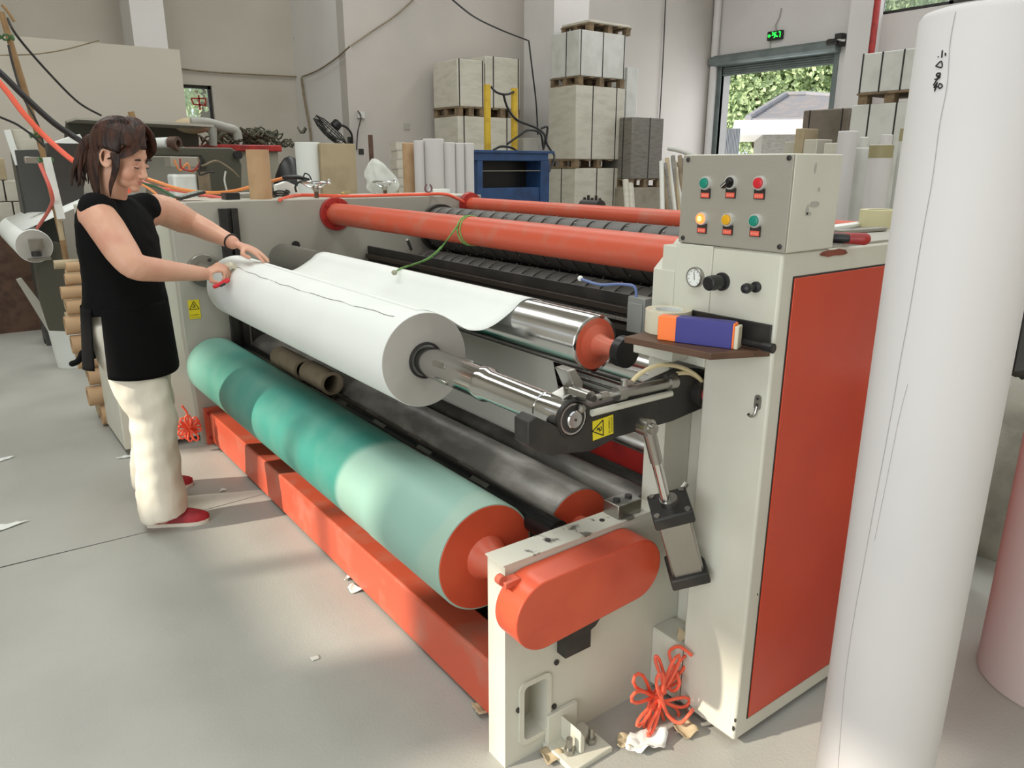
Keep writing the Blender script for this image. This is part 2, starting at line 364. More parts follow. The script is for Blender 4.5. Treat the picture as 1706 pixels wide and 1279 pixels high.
# roller shutter
dr = MB()
dr.box((WX-.02, d0, 0), (WX+.08, d0+.10, dz+.35)); dr.box((WX-.02, d1-.10, 0), (WX+.08, d1, dz+.35))
door = structure(dr.build('door_1', M_SHUT))
sb = MB(); n = 5
for i in range(n):
    z0 = dz+i*.045; sb.cyl((WX+.05, d1, z0+.02), (WX+.05, d0, z0+.02), .026, n=12)
sb.build('shutter_curtain', M_SHUT, door)
bx = MB(); z0 = dz+.20
bx.xz([(WX-.18, z0+.0), (WX-.22, z0+.05), (WX-.22, z0+.15), (WX-.16, z0+.21), (WX, z0+.21), (WX, z0-.02)], d1-.12, d0+.22)
bx.build('shutter_housing', M_SHUT, door, bevel=.01)
mm = MB().mat(M_DARK).box((WX-.2, d1-.22, z0+.08), (WX-.04, d1-.08, z0+.30)).cyl((WX-.2, d1-.16, z0+.16), (WX-.2, d1+.05, z0+.16), .06)
mm.mat(M_STEEL).cyl((WX-.22, d1-.05, z0+.2), (WX-.22, d1-.32, z0+.16), .02, n=10)
mm.build('shutter_motor', None, door)
# exit sign
q = at(1291, 59, X=WX-.06)
ex = thing('exit_sign', 'small glowing green running man exit sign above the shutter door', 'sign', (WX-.06, q.y, q.z-.1))
MB().box((WX-.08, q.y-.17, q.z-.085), (WX-.001, q.y+.17, q.z+.085)).build('sign_body', M_BLACK, ex, bevel=.006)
m_gl = mat('exit_green', (60, 255, 90), .4, emit=(40, 255, 80), estr=1.6)
e = MB()
def est(a, b_, wd): stroke(e, a, b_, wd, (WX-.085, q.y, q.z), (0, -1, 0), (0, 0, 1), t=.003)
est((-.02, .03), (.03, .0), .035); est((.03, 0), (.0, -.05), .022); est((.03, 0), (.06, -.03), .022); est((.06, -.03), (.09, -.03), .02); est((-.02, .03), (-.05, .0), .018); est((0, .045), (.05, .05), .018)
est((-.055, .055), (-.03, .055), .028); est((-.14, 0), (-.08, 0), .022); est((-.14, 0), (-.115, .03), .02); est((-.14, 0), (-.115, -.03), .02); est((.1, .05), (.14, .05), .018); est((.14, .05), (.14, -.05), .018)
e.build('running_figure', m_gl, ex)
cb_ = MB().tube([(WX-.03, q.y, q.z+.08), (WX-.03, q.y+.03, q.z+.2), (WX-.02, q.y-.04, q.z+.34), (WX-.01, q.y-.06, q.z+.5)], .012)
cb_.tube([(WX-.02, q.y+.12, q.z-.08), (WX-.02, q.y+.13, q.z-.4)], .01).build('sign_cable', M_GREY, ex)

# ---------------- outdoors
M_TREE = mat('tree_leaves', (128, 156, 112), .9, col2=(178, 198, 154), nscale=1.2, nlo=.35, nhi=.7)  # leaf greens paled so distant haze is in the colour
M_TREE2 = mat('light_tree_leaves', (158, 182, 132), .9, col2=(202, 216, 172), nscale=1.2, nlo=.35, nhi=.7)
M_BARK = mat('bark', (96, 82, 66), .9)
M_TILE = mat('grey_roof_tile', (146, 147, 153), .7, col2=(160, 154, 154), nscale=3)
M_BRICK = mat('pale_brick', (158, 155, 148), .8, col2=(134, 130, 122), nscale=9, stretch=(1, 1, 6))
M_FASCIA = mat('white_fascia', (240, 240, 238), .7)
structure(MB().box((WX+.3, -30, -.3), (90, 90, -.12)).build('ground', M_FASCIA))
def tree(cx, cy, h, r, label, m, n=1500, lf=.32):
    t = thing('tree', label, 'tree', (cx, cy, -.1), 'trees outside the building')
    MB().tube([(cx, cy, -.12), (cx+.1, cy, h*.35), (cx-.1, cy+.1, h*.7)], [.26, .2, .1], 10).build('trunk', M_BARK, t)
    mb = MB(); rnd = random.Random(int(cx*31+cy*17))
    lobes = [(V((cx, cy, h*.62)), r)]+[(V((cx+rnd.uniform(-r, r)*.8, cy+rnd.uniform(-r, r)*.8, h*rnd.uniform(.35, .9))), r*rnd.uniform(.4, .65)) for _ in range(8)]
    for i in range(n):
        c, rr = lobes[rnd.randrange(len(lobes))]
        d = V((rnd.gauss(0, 1), rnd.gauss(0, 1), rnd.gauss(0, 1))).normalized(); p = c+d*rr*rnd.uniform(.55, 1.05)
        if p.z < .3: continue
        x = V((rnd.gauss(0, 1), rnd.gauss(0, 1), rnd.gauss(0, 1))).normalized(); y = d.cross(x).normalized(); s_ = lf*rnd.uniform(.5, 1.1)
        mb.add([p-x*s_, p-y*s_*.6+d*.05, p+x*s_, p+y*s_*.6+d*.08], [(0, 1, 2, 3)])
    mb.build('foliage', m, t, smooth=False)
kk = 0
for px, D, h, r, pale in ((1215, 44, 11, 4.4, 0), (1262, 40, 9.5, 3.8, 1), (1330, 46, 12, 4.8, 0), (1390, 42, 11, 4.4, 1), (1440, 40, 10, 4, 0)):
    p = at(px, 200, D=D)
    tree(p.x, p.y, h, r, ['leafy green tree outside, leftmost through the shutter door', 'paler leafy tree outside above the left slope of the tiled roof', 'large green tree outside behind the peak of the tiled roof', 'pale green tree outside through the right side of the shutter door', 'green tree outside mostly hidden beyond the right door jamb'][kk], M_TREE2 if pale else M_TREE, 9000, .19); kk += 1
p = at(332, 170, D=24); tree(p.x, p.y, 7.5, 3.6, 'pale sunlit tree outside the small far window', M_TREE2, 7000, .13)
# pavilion
bl = at(1226, 255, D=26); ap = at(1308, 162, D=30)
e0 = at(1196, 212, D=26)
pv = thing('pavilion', 'low white building outside the shutter door with a grey tiled hip roof', 'building', (e0.x+4, e0.y-3, -.12))
ez = e0.z+.2
dirb = V((.62, -.78, 0)); per = V((.78, .62, 0))
A = V((e0.x, e0.y, 0))+dirb*.3; Wd, Dp = 9.5, 8.0
def PV(a, b_, z): return A+dirb*a+per*b_+V((0, 0, z))
r_ = MB(); apx = V((ap.x, ap.y, ap.z)); ridge = apx+dirb*.7
c4 = [PV(.6, .2, ez), PV(Wd, .2, ez), PV(Wd, Dp, ez), PV(.6, Dp, ez)]
nr = 16
def slope(a, b_, c, d):
    for i in range(nr):
        t0, t1 = i/nr, (i+1)/nr
        p0, p1 = a.lerp(d, t0), b_.lerp(c, t0); p2, p3 = b_.lerp(c, t1), a.lerp(d, t1); up = V((0, 0, .07))
        r_.add([p0+up, p1+up, p2, p3, p0, p1], [(0, 1, 2, 3), (4, 5, 1, 0)])
slope(c4[0], c4[1], ridge, apx); slope(c4[1], c4[2], ridge+per*.1, ridge); slope(c4[2], c4[3], apx+per*.1, ridge+per*.1); slope(c4[3], c4[0], apx, apx+per*.1)
for a, b_ in ((c4[0], apx), (c4[1], ridge), (apx, ridge)): r_.tube([a+V((0,0,.08)), b_+V((0,0,.08))], .11, 8)
r_.build('roof', M_TILE, pv, smooth=False)
fz = MB(); R_ = Matrix.Rotation(atan2(dirb.y, dirb.x), 3, 'Z')
def obox(mb, a0, a1, b0, b1, z0, z1):
    mb.add([PV(a, b_, z) for z in (z0, z1) for b_ in (b0, b1) for a in (a0, a1)], [(0,2,3,1),(4,5,7,6),(0,1,5,4),(2,6,7,3),(0,4,6,2),(1,3,7,5)])
obox(fz, .2, Wd+.3, -.1, Dp, ez-.42, ez); fz.build('fascia', M_FASCIA, pv)
wz = MB(); obox(wz, 1.1, Wd-.4, .5, Dp-.5, -.12, ez-.4); wz.build('wall', M_BRICK, pv)
fn = MB(); a_ = at(1192, 250, D=22); b__ = at(1228, 250, D=22)
for i in range(16):
    p = V((a_.x, a_.y, 0)).lerp(V((b__.x, b__.y, 0)), i/15); fn.box((p.x-.03, p.y-.03, -.12), (p.x+.03, p.y+.03, a_.z+.55))
one('yard_fence', fn, mat('fence_grey', (128, 134, 142), .6), 'dark upright slat fence outside at the left of the pavilion', 'fence')
# ================================================================== SLITTING MACHINE
MC = thing('slitting_machine', 'large cream and orange paper slitting machine with long rollers and a push button panel', 'machine', (1.8, 2.7, 0))
YN, YF = 1.25, 4.05
ZT = 1.27
# --- near side plate (low nose with a slot, tall rear), far side plate and housings
s = MB()
nose = [(.905, 0), (.955, 0), (.955, .53), (1.36, .53), (1.36, 0), (2.75, 0), (2.75, ZT), (1.50, ZT), (1.42, 1.20), (1.42, .565), (.905, .565)]
hx0, hx1, hz0, hz1 = .958, 1.035, .055, .215
s.xz([(.905, -.0), (hx0, 0), (hx0, .565), (.905, .565)], YN, 1.32)
s.xz([(hx1, 0), (2.75, 0), (2.75, ZT), (1.50, ZT), (1.42, 1.20), (1.42, .565), (hx1, .565)], YN, 1.32)
s.xz([(hx0, 0), (hx1, 0), (hx1, hz0), (hx0, hz0)], YN, 1.32); s.xz([(hx0, hz1), (hx1, hz1), (hx1, .565), (hx0, .565)], YN, 1.32)
s.build('side_frame', M_WHITE, MC, smooth=False)
rim = MB()
def rrect(x0, x1, z0, z1, r, n=5):
    out = []
    for cx, cz, a0 in ((x1-r, z1-r, 0), (x0+r, z1-r, 90), (x0+r, z0+r, 180), (x1-r, z0+r, 270)):
        for i in range(n+1): a = radians(a0+90*i/n); out.append((cx+r*cos(a), cz+r*sin(a)))
    return out
o_, i_ = rrect(hx0-.012, hx1+.012, hz0-.012, hz1+.012, .022), rrect(hx0+.002, hx1-.002, hz0+.002, hz1-.002, .014)
k = len(o_)
rim.add([V((a, YN-.006, b)) for a, b in o_]+[V((a, YN-.006, b)) for a, b in i_]+[V((a, YN+.07, b)) for a, b in i_]+[V((a, YN, b)) for a, b in o_],
        [(j, (j+1) % k, k+(j+1) % k, k+j) for j in range(k)]+[(k+j, k+(j+1) % k, 2*k+(j+1) % k, 2*k+j) for j in range(k)]+[(j, (j+1) % k, 3*k+(j+1) % k, 3*k+j) for j in range(k)])
rim.build('slot_rim', M_WHITE, MC)
MB().box((hx0-.004, 1.316, hz0-.004), (hx1+.004, 1.322, hz1+.004)).build('slot_back', M_GREY, MC)
# worn top edge strip and bolt holes of the nose
w_ = MB().box((.90, YN-.002, .565), (1.42, 1.322, .569)); w_.build('worn_edge', M_WORN, MC)
for i, (bx_, bz) in enumerate(((1.065, .24), (1.06, .11), (.945, .155))):
    MB().mat(M_DARK).cyl((bx_, YN-.004, bz), (bx_, YN+.01, bz), .0075, n=14).build('bolt_hole', None, MC)
for bx_, by in ((1.06, 1.285), (1.24, 1.285)):
    MB().cyl((bx_, by, .567), (bx_, by, .5715), .007, n=14).build('bolt_hole', M_DARK, MC)
# clamp block on the plate
cbk = MB().box((1.275, 1.262, .569), (1.36, 1.318, .607)).build('clamp_block', M_STEEL, MC, bevel=.002)
for x_ in (1.295, 1.338): MB().cyl((x_, 1.29, .607), (x_, 1.29, .613), .010, n=14).build('bolt', M_DARK, cbk)
far = MB().xz([(.93, 0), (2.75, 0), (2.75, ZT), (.985, ZT), (.90, 1.205), (.90, .6)], YF, 4.12)
far.build('side_frame', M_GREY, MC, bevel=.004)
MB().box((.56, 4.12, .03), (.93, 4.64, 1.25)).box((.93, 4.12, .03), (2.75, 4.64, ZT)).build('far_housing', M_WHITE, MC, bevel=.006)
MB().box((.62, 4.2, 0), (2.6, 4.6, .04)).build('plinth', M_DARK, MC)
# flange, slotted rail, sticker, hole caps on the far plate
fl = MB().cyl((1.026, YF, .93), (1.026, YF-.022, .93), .083, n=48).build('shaft_flange', M_STEEL, MC, bevel=.003)
for a in (60, 180, 300): MB().cyl((1.026+.06*cos(radians(a)), YF-.022, .93+.06*sin(radians(a))), (1.026+.06*cos(radians(a)), YF-.03, .93+.06*sin(radians(a))), .009, n=12).build('bolt', M_DARK, fl)
MB().cyl((1.026, YF-.02, .93), (1.026, YF-.05, .93), .05, n=40).build('hub', M_STEEL, fl)
MB().box((1.13, YF-.03, .25), (1.17, YF, 1.235)).box((1.19, YF-.03, .25), (1.222, YF, 1.235)).box((1.17, YF-.012, .25), (1.19, YF, 1.235)).build('slotted_rail', M_DARK, MC, bevel=.002)
MB().box((1.24, YF-.02, .1), (2.6, YF-.001, .80)).build('inner_panel', M_DARK, MC)
for x_, z_, r_ in ((1.522, 1.029, .022), (1.2, 1.01, .018)): MB().cyl((x_, YF, z_), (x_, YF-.012, z_), r_, n=20).build('hole_cap', M_DARK, MC)
def sticker(name, O, xd, yd, wd, ht, parent, turn=False):
    O, xd, yd = V(O), V(xd).normalized(), V(yd).normalized(); n = xd.cross(yd)
    mb = MB().mat(M_STICK); t = n*.0012
    c = [O-xd*wd/2-yd*ht/2, O+xd*wd/2-yd*ht/2, O+xd*wd/2+yd*ht/2, O-xd*wd/2+yd*ht/2]
    mb.add(c+[q+t for q in c], [(0,1,2,3),(4,5,6,7),(0,1,5,4),(1,2,6,5),(2,3,7,6),(3,0,4,7)])
    mb.mat(M_INK); o2 = O+t; tt = .0008
    if turn:   # label turned on its side: triangle at the right, lettering at the left
        ex_, ey_ = yd, -xd; L_, W_ = ht, wd
    else: ex_, ey_, L_, W_ = xd, yd, wd, ht
    cy = W_*.17 if not turn else W_*.22; a = min(L_*.42, W_*.30); oo = o2+ey_*cy
    P = [(0, a*1.05), (-a, -a*.7), (a, -a*.7)]
    for i in range(3): stroke(mb, P[i], P[(i+1) % 3], a*.13, oo, ex_, ey_, t=tt)
    for (p, q_) in (((-.12, .35), (.12, .2)), ((-.1, .1), (.2, -.1)), ((.2, .25), (.05, -.05)), ((-.3, -.2), (.05, -.1)), ((-.15, -.42), (.3, -.35)), ((-.3, -.05), (-.2, -.4))):
        stroke(mb, (p[0]*a, p[1]*a), (q_[0]*a, q_[1]*a), a*.11, oo, ex_, ey_, t=tt)
    tx = o2-ey_*W_*.30 + t*.5
    text_mesh(mb, '当心机械伤人', tx, ex_, ey_, L_*.145)
    stroke(mb, (-L_*.4, 0), (L_*.4, 0), L_*.018, o2-ey_*W_*.42, ex_, ey_, t=tt)
    return mb.build(name, None, parent, smooth=False)
sticker('warning_sticker', (.961, YF-.0015, .735), (1, 0, 0), (0, 0, 1), .056, .098, MC)
# --- near cabinet
cab = MB().xz([(1.42, .02), (1.42, .195), (1.52, .195), (1.52, .98), (1.42, .98), (1.42, ZT), (2.75, ZT), (2.75, .02)], 1.14, 1.25)
cab.build('cabinet_inner', M_WHITE, MC, bevel=.002)
cabm = MB().box((1.422, .955, .02), (2.75, 1.142, ZT)).build('cabinet', M_WHITE, MC, bevel=.006)
MB().box((1.422, 1.14, .02), (1.5, 1.249, .20)).build('toe_panel', M_WHITE, cabm)
MB().box((1.422, 1.14, .985), (1.5, 1.295, 1.262)).build('front_panel', M_WHITE, cabm, bevel=.003)
MB().box((1.466, .9535, .068), (2.66, .956, 1.218)).build('side_panel_shadow_gap', M_DARK, cabm)
MB().box((1.470, .951, .072), (2.656, .956, 1.214)).build('side_panel', M_PANEL, cabm, bevel=.001)
# paint chips
def chip(pts, m, f, parent, name='paint_chip'):
    n = len(pts); return MB().prism(pts, lambda a, b: V(f(a, b, 0)), lambda a, b: V(f(a, b, .0008))).build(name, m, parent, smooth=False)
rnd = random.Random(3)
def ragged(cx, cy, w, h, n=16, j=.25):
    return [(cx+w*cos(2*pi*i/n)*(1+rnd.uniform(-j, j)), cy+h*sin(2*pi*i/n)*(1+rnd.uniform(-j, j))) for i in range(n)]
M_RUST = mat('bare_rust', (128, 66, 50), .7, col2=(96, 48, 40), nscale=30)
q = at(1390, 421, Y=.954); chip(ragged(q.x, q.z, .055, .008), M_RUST, lambda a, b, t: (a, .954-t, b), cabm)
for px, py, w_, h_ in ((1222, 1213, .004, .008), (1225, 1200, .003, .006)):
    q = at(px, py, X=1.4215); chip(ragged(q.y, q.z, w_, h_, 9), M_DARK, lambda a, b, t: (1.4215-t, a, b), cabm)
for px, py, w_, h_ in ((1258, 590, .002, .003), (1274, 1150, .002, .002), (1262, 990, .002, .003)):
    q = at(px, py, Y=.954); chip(ragged(q.x, q.z, w_, h_, 8), M_DARK, lambda a, b, t: (a, .954-t, b), cabm)
# --- control box
BX = MB().box((1.424, .95, ZT+.001), (1.60, 1.245, 1.474)).build('control_box', M_WHITE, MC, bevel=.003)
MB().box((1.419, .951, ZT+.003), (1.425, 1.244, 1.472)).build('control_plate', M_BRUSH, BX, bevel=.001)
q = at(1357, 340, Y=.95); M_SCUFF = mat('scuff_mark', (166, 166, 156), .6)
for w_, h_, dx, dz_ in ((.02, .006, 0, 0), (.012, .004, -.02, -.02), (.005, .011, -.025, -.012), (.004, .004, .01, .03), (.003, .01, -.012, .075)):
    chip(ragged(q.x+dx, q.z+dz_, w_, h_, 11), M_SCUFF, lambda a, b, t: (a, .9495-t*.6, b), BX, 'scuff')
for px, py in ((1147, 266), (1315, 263), (1138, 396), (1299, 411)):
    q = at(px, py, X=1.419); MB().lathe((1.419, q.y, q.z), (-1, 0, 0), [(0, .0055), (.002, .0055), (.0035, .003)], 14).build('screw', M_DARK, BX)
M_BTG = mat('button_green', (14, 128, 108), .3); M_BTR = mat('button_red', (196, 34, 44), .3); M_BTY = mat('button_yellow', (214, 160, 20), .3)
M_BTL = mat('lit_button', (255, 110, 60), .3, emit=(255, 106, 40), estr=2.6); M_BTC = mat('lit_button_core', (255, 220, 120), .3, emit=(255, 214, 100), estr=3.2)
M_LAB = mat('red_label_plate', (226, 92, 72), .5); M_LABT = mat('faded_lettering', (238, 140, 120), .5)
M_BEZ = mat('silver_bezel', (214, 214, 210), .3, .5)
for px, py, kd in ((1174, 305, 'G'), (1216, 304, 'S'), (1264, 305, 'R'), (1168, 364, 'L'), (1211, 366, 'Y'), (1257, 368, 'G')):
    q = at(px, py, X=1.412); c = V((1.419, q.y, q.z))
    mb = MB().mat(M_BEZ).lathe(c, (-1, 0, 0), [(0, .0155), (.006, .0155), (.009, .0145), (.009, .0118), (.007, .0115)], 36)
    names = {'G': 'push_button', 'R': 'push_button', 'Y': 'push_button', 'L': 'push_button', 'S': 'selector_switch'}
    lb = {'G': 'green push button', 'R': 'red push button', 'Y': 'yellow push button', 'L': 'lit orange push button', 'S': 'black turn switch'}
    if kd == 'S':
        mb.mat(M_BLACK).lathe(c, (-1, 0, 0), [(.007, .0115), (.0105, .011)], 30)
        d = V((0, .75, -.6)).normalized(); e_ = V((0, .6, .75)).normalized()
        pts = [c+V((-.0105, 0, 0))+d*a+e_*b for a, b in ((-.010, -.004), (-.010, .004), (.016, .0035), (.016, -.0035))]
        mb.add(pts+[p+V((-.011, 0, 0)) for p in pts], [(0,1,2,3),(4,5,6,7),(0,1,5,4),(1,2,6,5),(2,3,7,6),(3,0,4,7)])
        mb.mat(M_BEZ); stroke(mb, (0, 0), (.015, 0), .0022, c+V((-.0216, 0, 0)), d, -e_, t=.0005)
    else:
        m_ = {'G': M_BTG, 'R': M_BTR, 'Y': M_BTY, 'L': M_BTL}[kd]
        mb.mat(m_).lathe(c, (-1, 0, 0), [(.007, .0115), (.0125, .0112), (.0135, .0095)], 32)
        if kd == 'L': mb.mat(M_BTC).lathe(c, (-1, 0, 0), [(.0134, .006), (.0139, .0055)], 24)
    mb.build(names[kd], None, BX, label=lb[kd])
    lp = MB().mat(M_DARK).box((1.4165, q.y-.0135, q.z-.034), (1.4195, q.y+.0135, q.z-.012))
    lp.mat(M_LAB).box((1.4155, q.y-.0115, q.z-.032), (1.4167, q.y+.0115, q.z-.0215))
    lp.mat(M_LABT)
    for i in range(4): lp.box((1.4152, q.y-.009+i*.005, q.z-.0295), (1.4156, q.y-.0058+i*.005, q.z-.024))
    lp.build('button_label', None, BX, smooth=False)
# gauge, regulator, knob, hook, on the cabinet front
q = at(1156, 462, X=1.41); gz = MB().mat(M_STEEL).lathe((1.422, q.y, q.z), (-1, 0, 0), [(0, .024), (.012, .024), (.014, .0225), (.014, .0205), (.011, .0205)], 40)
gz.mat(M_PAPER).cyl((1.412, q.y, q.z), (1.4105, q.y, q.z), .0204, n=40).mat(M_INK)
for i in range(9):
    a = radians(-50+i*35); stroke(gz, (cos(a)*.0145, sin(a)*.0145), (cos(a)*.018, sin(a)*.018), .0012, (1.4104, q.y, q.z), (0, -1, 0), (0, 0, 1), t=.0004)
stroke(gz, (-.001, .013), (.002, -.006), .0014, (1.4102, q.y, q.z), (0, -1, 0), (0, 0, 1), t=.0005)
gz.build('pressure_gauge', None, cabm)
q = at(1203, 469, X=1.42); MB().lathe((1.422, q.y, q.z), (-1, 0, 0), [(0, .021), (.006, .021), (.007, .016), (.03, .0155), (.031, .018), (.05, .0165), (.052, .014)], 22).build('regulator_knob', M_BLACK, cabm)
q = at(1260, 478, X=1.42); MB().lathe((1.422, q.y, q.z), (-1, 0, 0), [(0, .012), (.007, .012), (.009, .006), (.024, .006), (.028, .010), (.036, .012), (.044, .010), (.048, .004)], 24).build('pull_knob', M_BLACK, cabm)
q = at(1263, 668, X=1.421); hk = MB().mat(M_STEEL).prism([(q.y+.009*cos(radians(a)), q.z+(.006 if sin(radians(a)) > 0 else -.012)+.009*sin(radians(a))) for a in range(0, 360, 20)], lambda a, b: V((1.4215, a, b)), lambda a, b: V((1.4185, a, b)))
hk.tube(spline([(1.418, q.y, q.z-.012), (1.414, q.y+.001, q.z-.03), (1.404, q.y+.003, q.z-.034), (1.396, q.y+.005, q.z-.028)]), .0035, 8)
hk.mat(M_DARK).cyl((1.4186, q.y, q.z+.006), (1.4172, q.y, q.z+.006), .003, n=10).cyl((1.4186, q.y, q.z-.008), (1.4172, q.y, q.z-.008), .003, n=10)
hk.build('coat_hook', None, cabm)
# bolt at the toe
q = at(1150, 1180, X=1.42); MB().lathe((1.421, q.y, q.z), (-1, 0, 0), [(0, .009), (.008, .009), (.012, .006)], 12).build('toe_bolt', M_STEEL, cabm)
# --- shelf bracket on the cabinet (tray)
sz = at(1180, 594, Y=1.11).z
sA, sB, sC, sD = at(1040, 561, Z=1.0), at(1183, 598, Z=1.0), at(1288, 556, X=1.42), at(1165, 520, X=1.42)
zS = 1.045
a_, b_, c_, d_ = at(1040, 562, Z=zS), at(1186, 600, Z=zS), V((1.425, .962, zS)), V((1.425, 1.27, zS))
shelf_pts = [(a_.x, a_.y), (b_.x, b_.y), (1.425, .962), (1.425, 1.29)]
sh = MB().mat(M_DWOOD)
# --- rollers
def roller(name, x, z, r, y0, y1, m, jr=None, jm=None, parent=MC, label=None, endm=None, bev=.004):
    mb = MB().lathe((x, y0, z), (0, 1, 0), [(0, r-bev), (bev, r), (y1-y0-bev, r), (y1-y0, r-bev)], 64)
    o = mb.build(name, m, parent, label=label, angle=50)
    if endm:
        MB().cyl((x, y0-.0012, z), (x, y0+.002, z), r-bev-.001, n=64).build('end_disc', endm, o)
    if jr:
        MB().cyl((x, y0-.14, z), (x, y0, z), jr, n=28).build('journal', jm or M_STEEL, o)
    return o
gr = MB().lathe((1.027, 1.505, .435), (0, 1, 0), [(0, .150), (.004, .153), (.45, .152), (.46, .150), (2.49, .150), (2.50, .147)], 80).build('green_roller', M_GREEN, MC, angle=50)
MB().lathe((1.027, 1.5035, .435), (0, 1, 0), [(0, .146), (.003, .149)], 64).build('end_disc', M_ORANGE, gr, label='orange painted end disc')
MB().lathe((1.027, 1.32, .435), (0, 1, 0), [(0, .034), (.11, .034), (.15, .045), (.184, .062)], 36).build('journal', M_ORDUST, gr)
MB().lathe((1.027, 4.0, .435), (0, 1, 0), [(0, .04), (.05, .04)], 24).build('journal', M_ORANGE, gr)
dr_ = roller('dusty_roller', 1.325, .45, .118, 1.47, 4.03, M_DKROLL, .035, M_ORDUST, endm=M_ORANGE)
bs = MB().lathe((1.19, 1.40, .50), (0, 1, 0), [(0, .036), (.004, .0365), (2.6, .0365)], 40).build('air_shaft', M_BLACKSH, MC)
MB().lathe((1.19, 1.285, .50), (0, 1, 0), [(0, .019), (.002, .021), (.028, .021), (.029, .0235), (.12, .0235)], 28).build('journal', M_STEEL, bs)
for i in range(6):     # expanding keys let into the shaft
    y = 1.75+i*.33
    for a in (120, 65):
        c = V((1.19+.0362*cos(radians(a)), y+(.12 if a == 65 else 0), .50+.0362*sin(radians(a))))
        t_ = V((-sin(radians(a)), 0, cos(radians(a)))); n_ = V((cos(radians(a)), 0, sin(radians(a))))
        MB().add([c+t_*s1*.007+V((0, 1, 0))*s2*.045+n_*h for h in (-.002, .0012) for s1, s2 in ((-1, -1), (1, -1), (1, 1), (-1, 1))], [(0,1,2,3),(4,5,6,7),(0,1,5,4),(1,2,6,5),(2,3,7,6),(3,0,4,7)]).build('shaft_key', M_STEEL, bs)
roller('dark_roller', 1.545, .465, .056, 1.42, 4.03, M_DKROLL, .02)
roller('dark_roller', 1.72, .40, .085, 1.36, 4.03, M_DKROLL)
roller('idler_roller', 1.56, .66, .030, 1.34, 4.03, M_STEEL)
ch_ = roller('chrome_roller', 1.425, .965, .083, 1.53, 3.98, M_CHROME, None)
MB().lathe((1.425, 1.5285, .965), (0, 1, 0), [(0, .070), (.004, .079)], 48).build('end_disc', M_ORDUST, ch_, label='worn orange end disc')
MB().lathe((1.425, 1.43, .965), (0, 1, 0), [(0, .024), (.05, .024), (.085, .032), (.10, .058)], 36).build('journal', M_ORDUST, ch_)
MB().lathe((1.425, 1.395, .965), (0, 1, 0), [(0, .026), (.006, .043), (.034, .043), (.036, .03)], 36).build('bearing', M_BLACK, ch_)
MB().cyl((1.425, 3.98, .965), (1.425, YF, .965), .03).build('journal', M_STEEL, ch_)
roller('lower_chrome_roller', 1.60, .865, .062, 1.34, 4.03, M_CHROME)
roller('spreader_roller', 1.70, .755, .070, 1.34, 4.03, M_STEEL)
for z_, y_ in ((.815, 0), (.79, 0), (.765, 0), (.74, 0)):
    MB().cyl((1.625+(.815-z_)*.12, 1.345, z_), (1.625+(.815-z_)*.12, 4.0, z_), .006, n=12).build('spreader_bar', M_CHROME, MC)
roller('guide_roller', 1.78, .62, .05, 1.34, 4.03, M_DKROLL)
MB().box((1.66, 1.33, .50), (1.76, YF, .58)).build('inner_beam', M_RED, MC, bevel=.004)
MB().box((1.60, 1.33, .22), (1.68, YF, .30)).build('inner_beam', M_DARK, MC, bevel=.004)
MB().box((2.52, 1.33, .02), (2.56, YF, 1.0)).build('back_panel', M_DARK, MC)
# --- black channel with rails in front of the knife drums
chn = MB().xz([(1.95, .84), (1.95, 1.0), (1.958, 1.0), (1.958, .965), (2.09, .965), (2.09, .84)], 1.33, YF).build('knife_channel', M_DARK, MC, bevel=.002)
for z_, x_ in ((.945, 1.925), (.885, 1.915)):
    MB().box((x_, 1.33, z_-.012), (1.95, YF-.02, z_+.012)).build('rail', mat('dull_rail', (74, 66, 58), .4, .4), chn, bevel=.002)
MB().box((1.905, 1.36, .912), (1.925, YF-.06, .922)).build('toothed_rail', mat('toothed_rail', (168, 164, 156), .5, .3, col2=(70, 68, 64), nscale=300), chn)
MB().cyl((2.1, YF-.25, .99), (2.06, YF-.28, 1.05), .009, n=10).build('threaded_stud', M_STEEL, chn)
def drum(name, x, z, r, n_ring, y0, y1, skew):
    o = MB().cyl((x, y0, z), (x, y1, z), r*.9, n=40).build(name, M_DARK, MC)
    L_ = (y1-y0)/n_ring
    for i in range(n_ring):
        yc = y0+(i+.5)*L_; mb = MB(); n = 40; vs = []
        for t, rr in ((-.43, r*.9), (-.43, r*.975), (-.38, r), (.38, r), (.43, r*.975), (.43, r*.9)):
            for k in range(n):
                a = 2*pi*k/n; vs.append(V((x+rr*cos(a), yc+t*L_+skew*sin(a+.5), z+rr*sin(a))))
        mb.add(vs, [(j*n+k, j*n+(k+1) % n, ((j+1) % 6)*n+(k+1) % n, ((j+1) % 6)*n+k) for j in range(6) for k in range(n)])
        mb.mats = [M_RUBBER]; mb.m = [0]*len(mb.f)
        if i < 99: mb.build('rubber_ring', None, o)
    sp = MB()
    for i in range(n_ring):
        yc = y0+(i+.5)*L_
        for k in range(10):
            a = 2*pi*k/10+i*.25; p = V((x+r*1.0*cos(a), yc+skew*sin(a+.5)+L_*.30, z+r*1.0*sin(a)))
            sp.cyl(p, p+V((cos(a), 0, sin(a)))*.005, .0032, n=6)
    st_ = sp.build('stud', M_STEEL, o); st_['kind'] = 'stuff'
    return o
drum('knife_drum', 2.40, 1.085, .125, 24, 1.36, 3.98, .045)
drum('knife_drum', 2.30, .865, .10, 28, 1.36, 3.98, -.02)
MB().lathe((2.40, 3.96, 1.085), (0, 1, 0), [(0, .14), (.03, .14), (.03, .09), (.09, .09)], 48).build('drum_flange', M_DARK, MC)
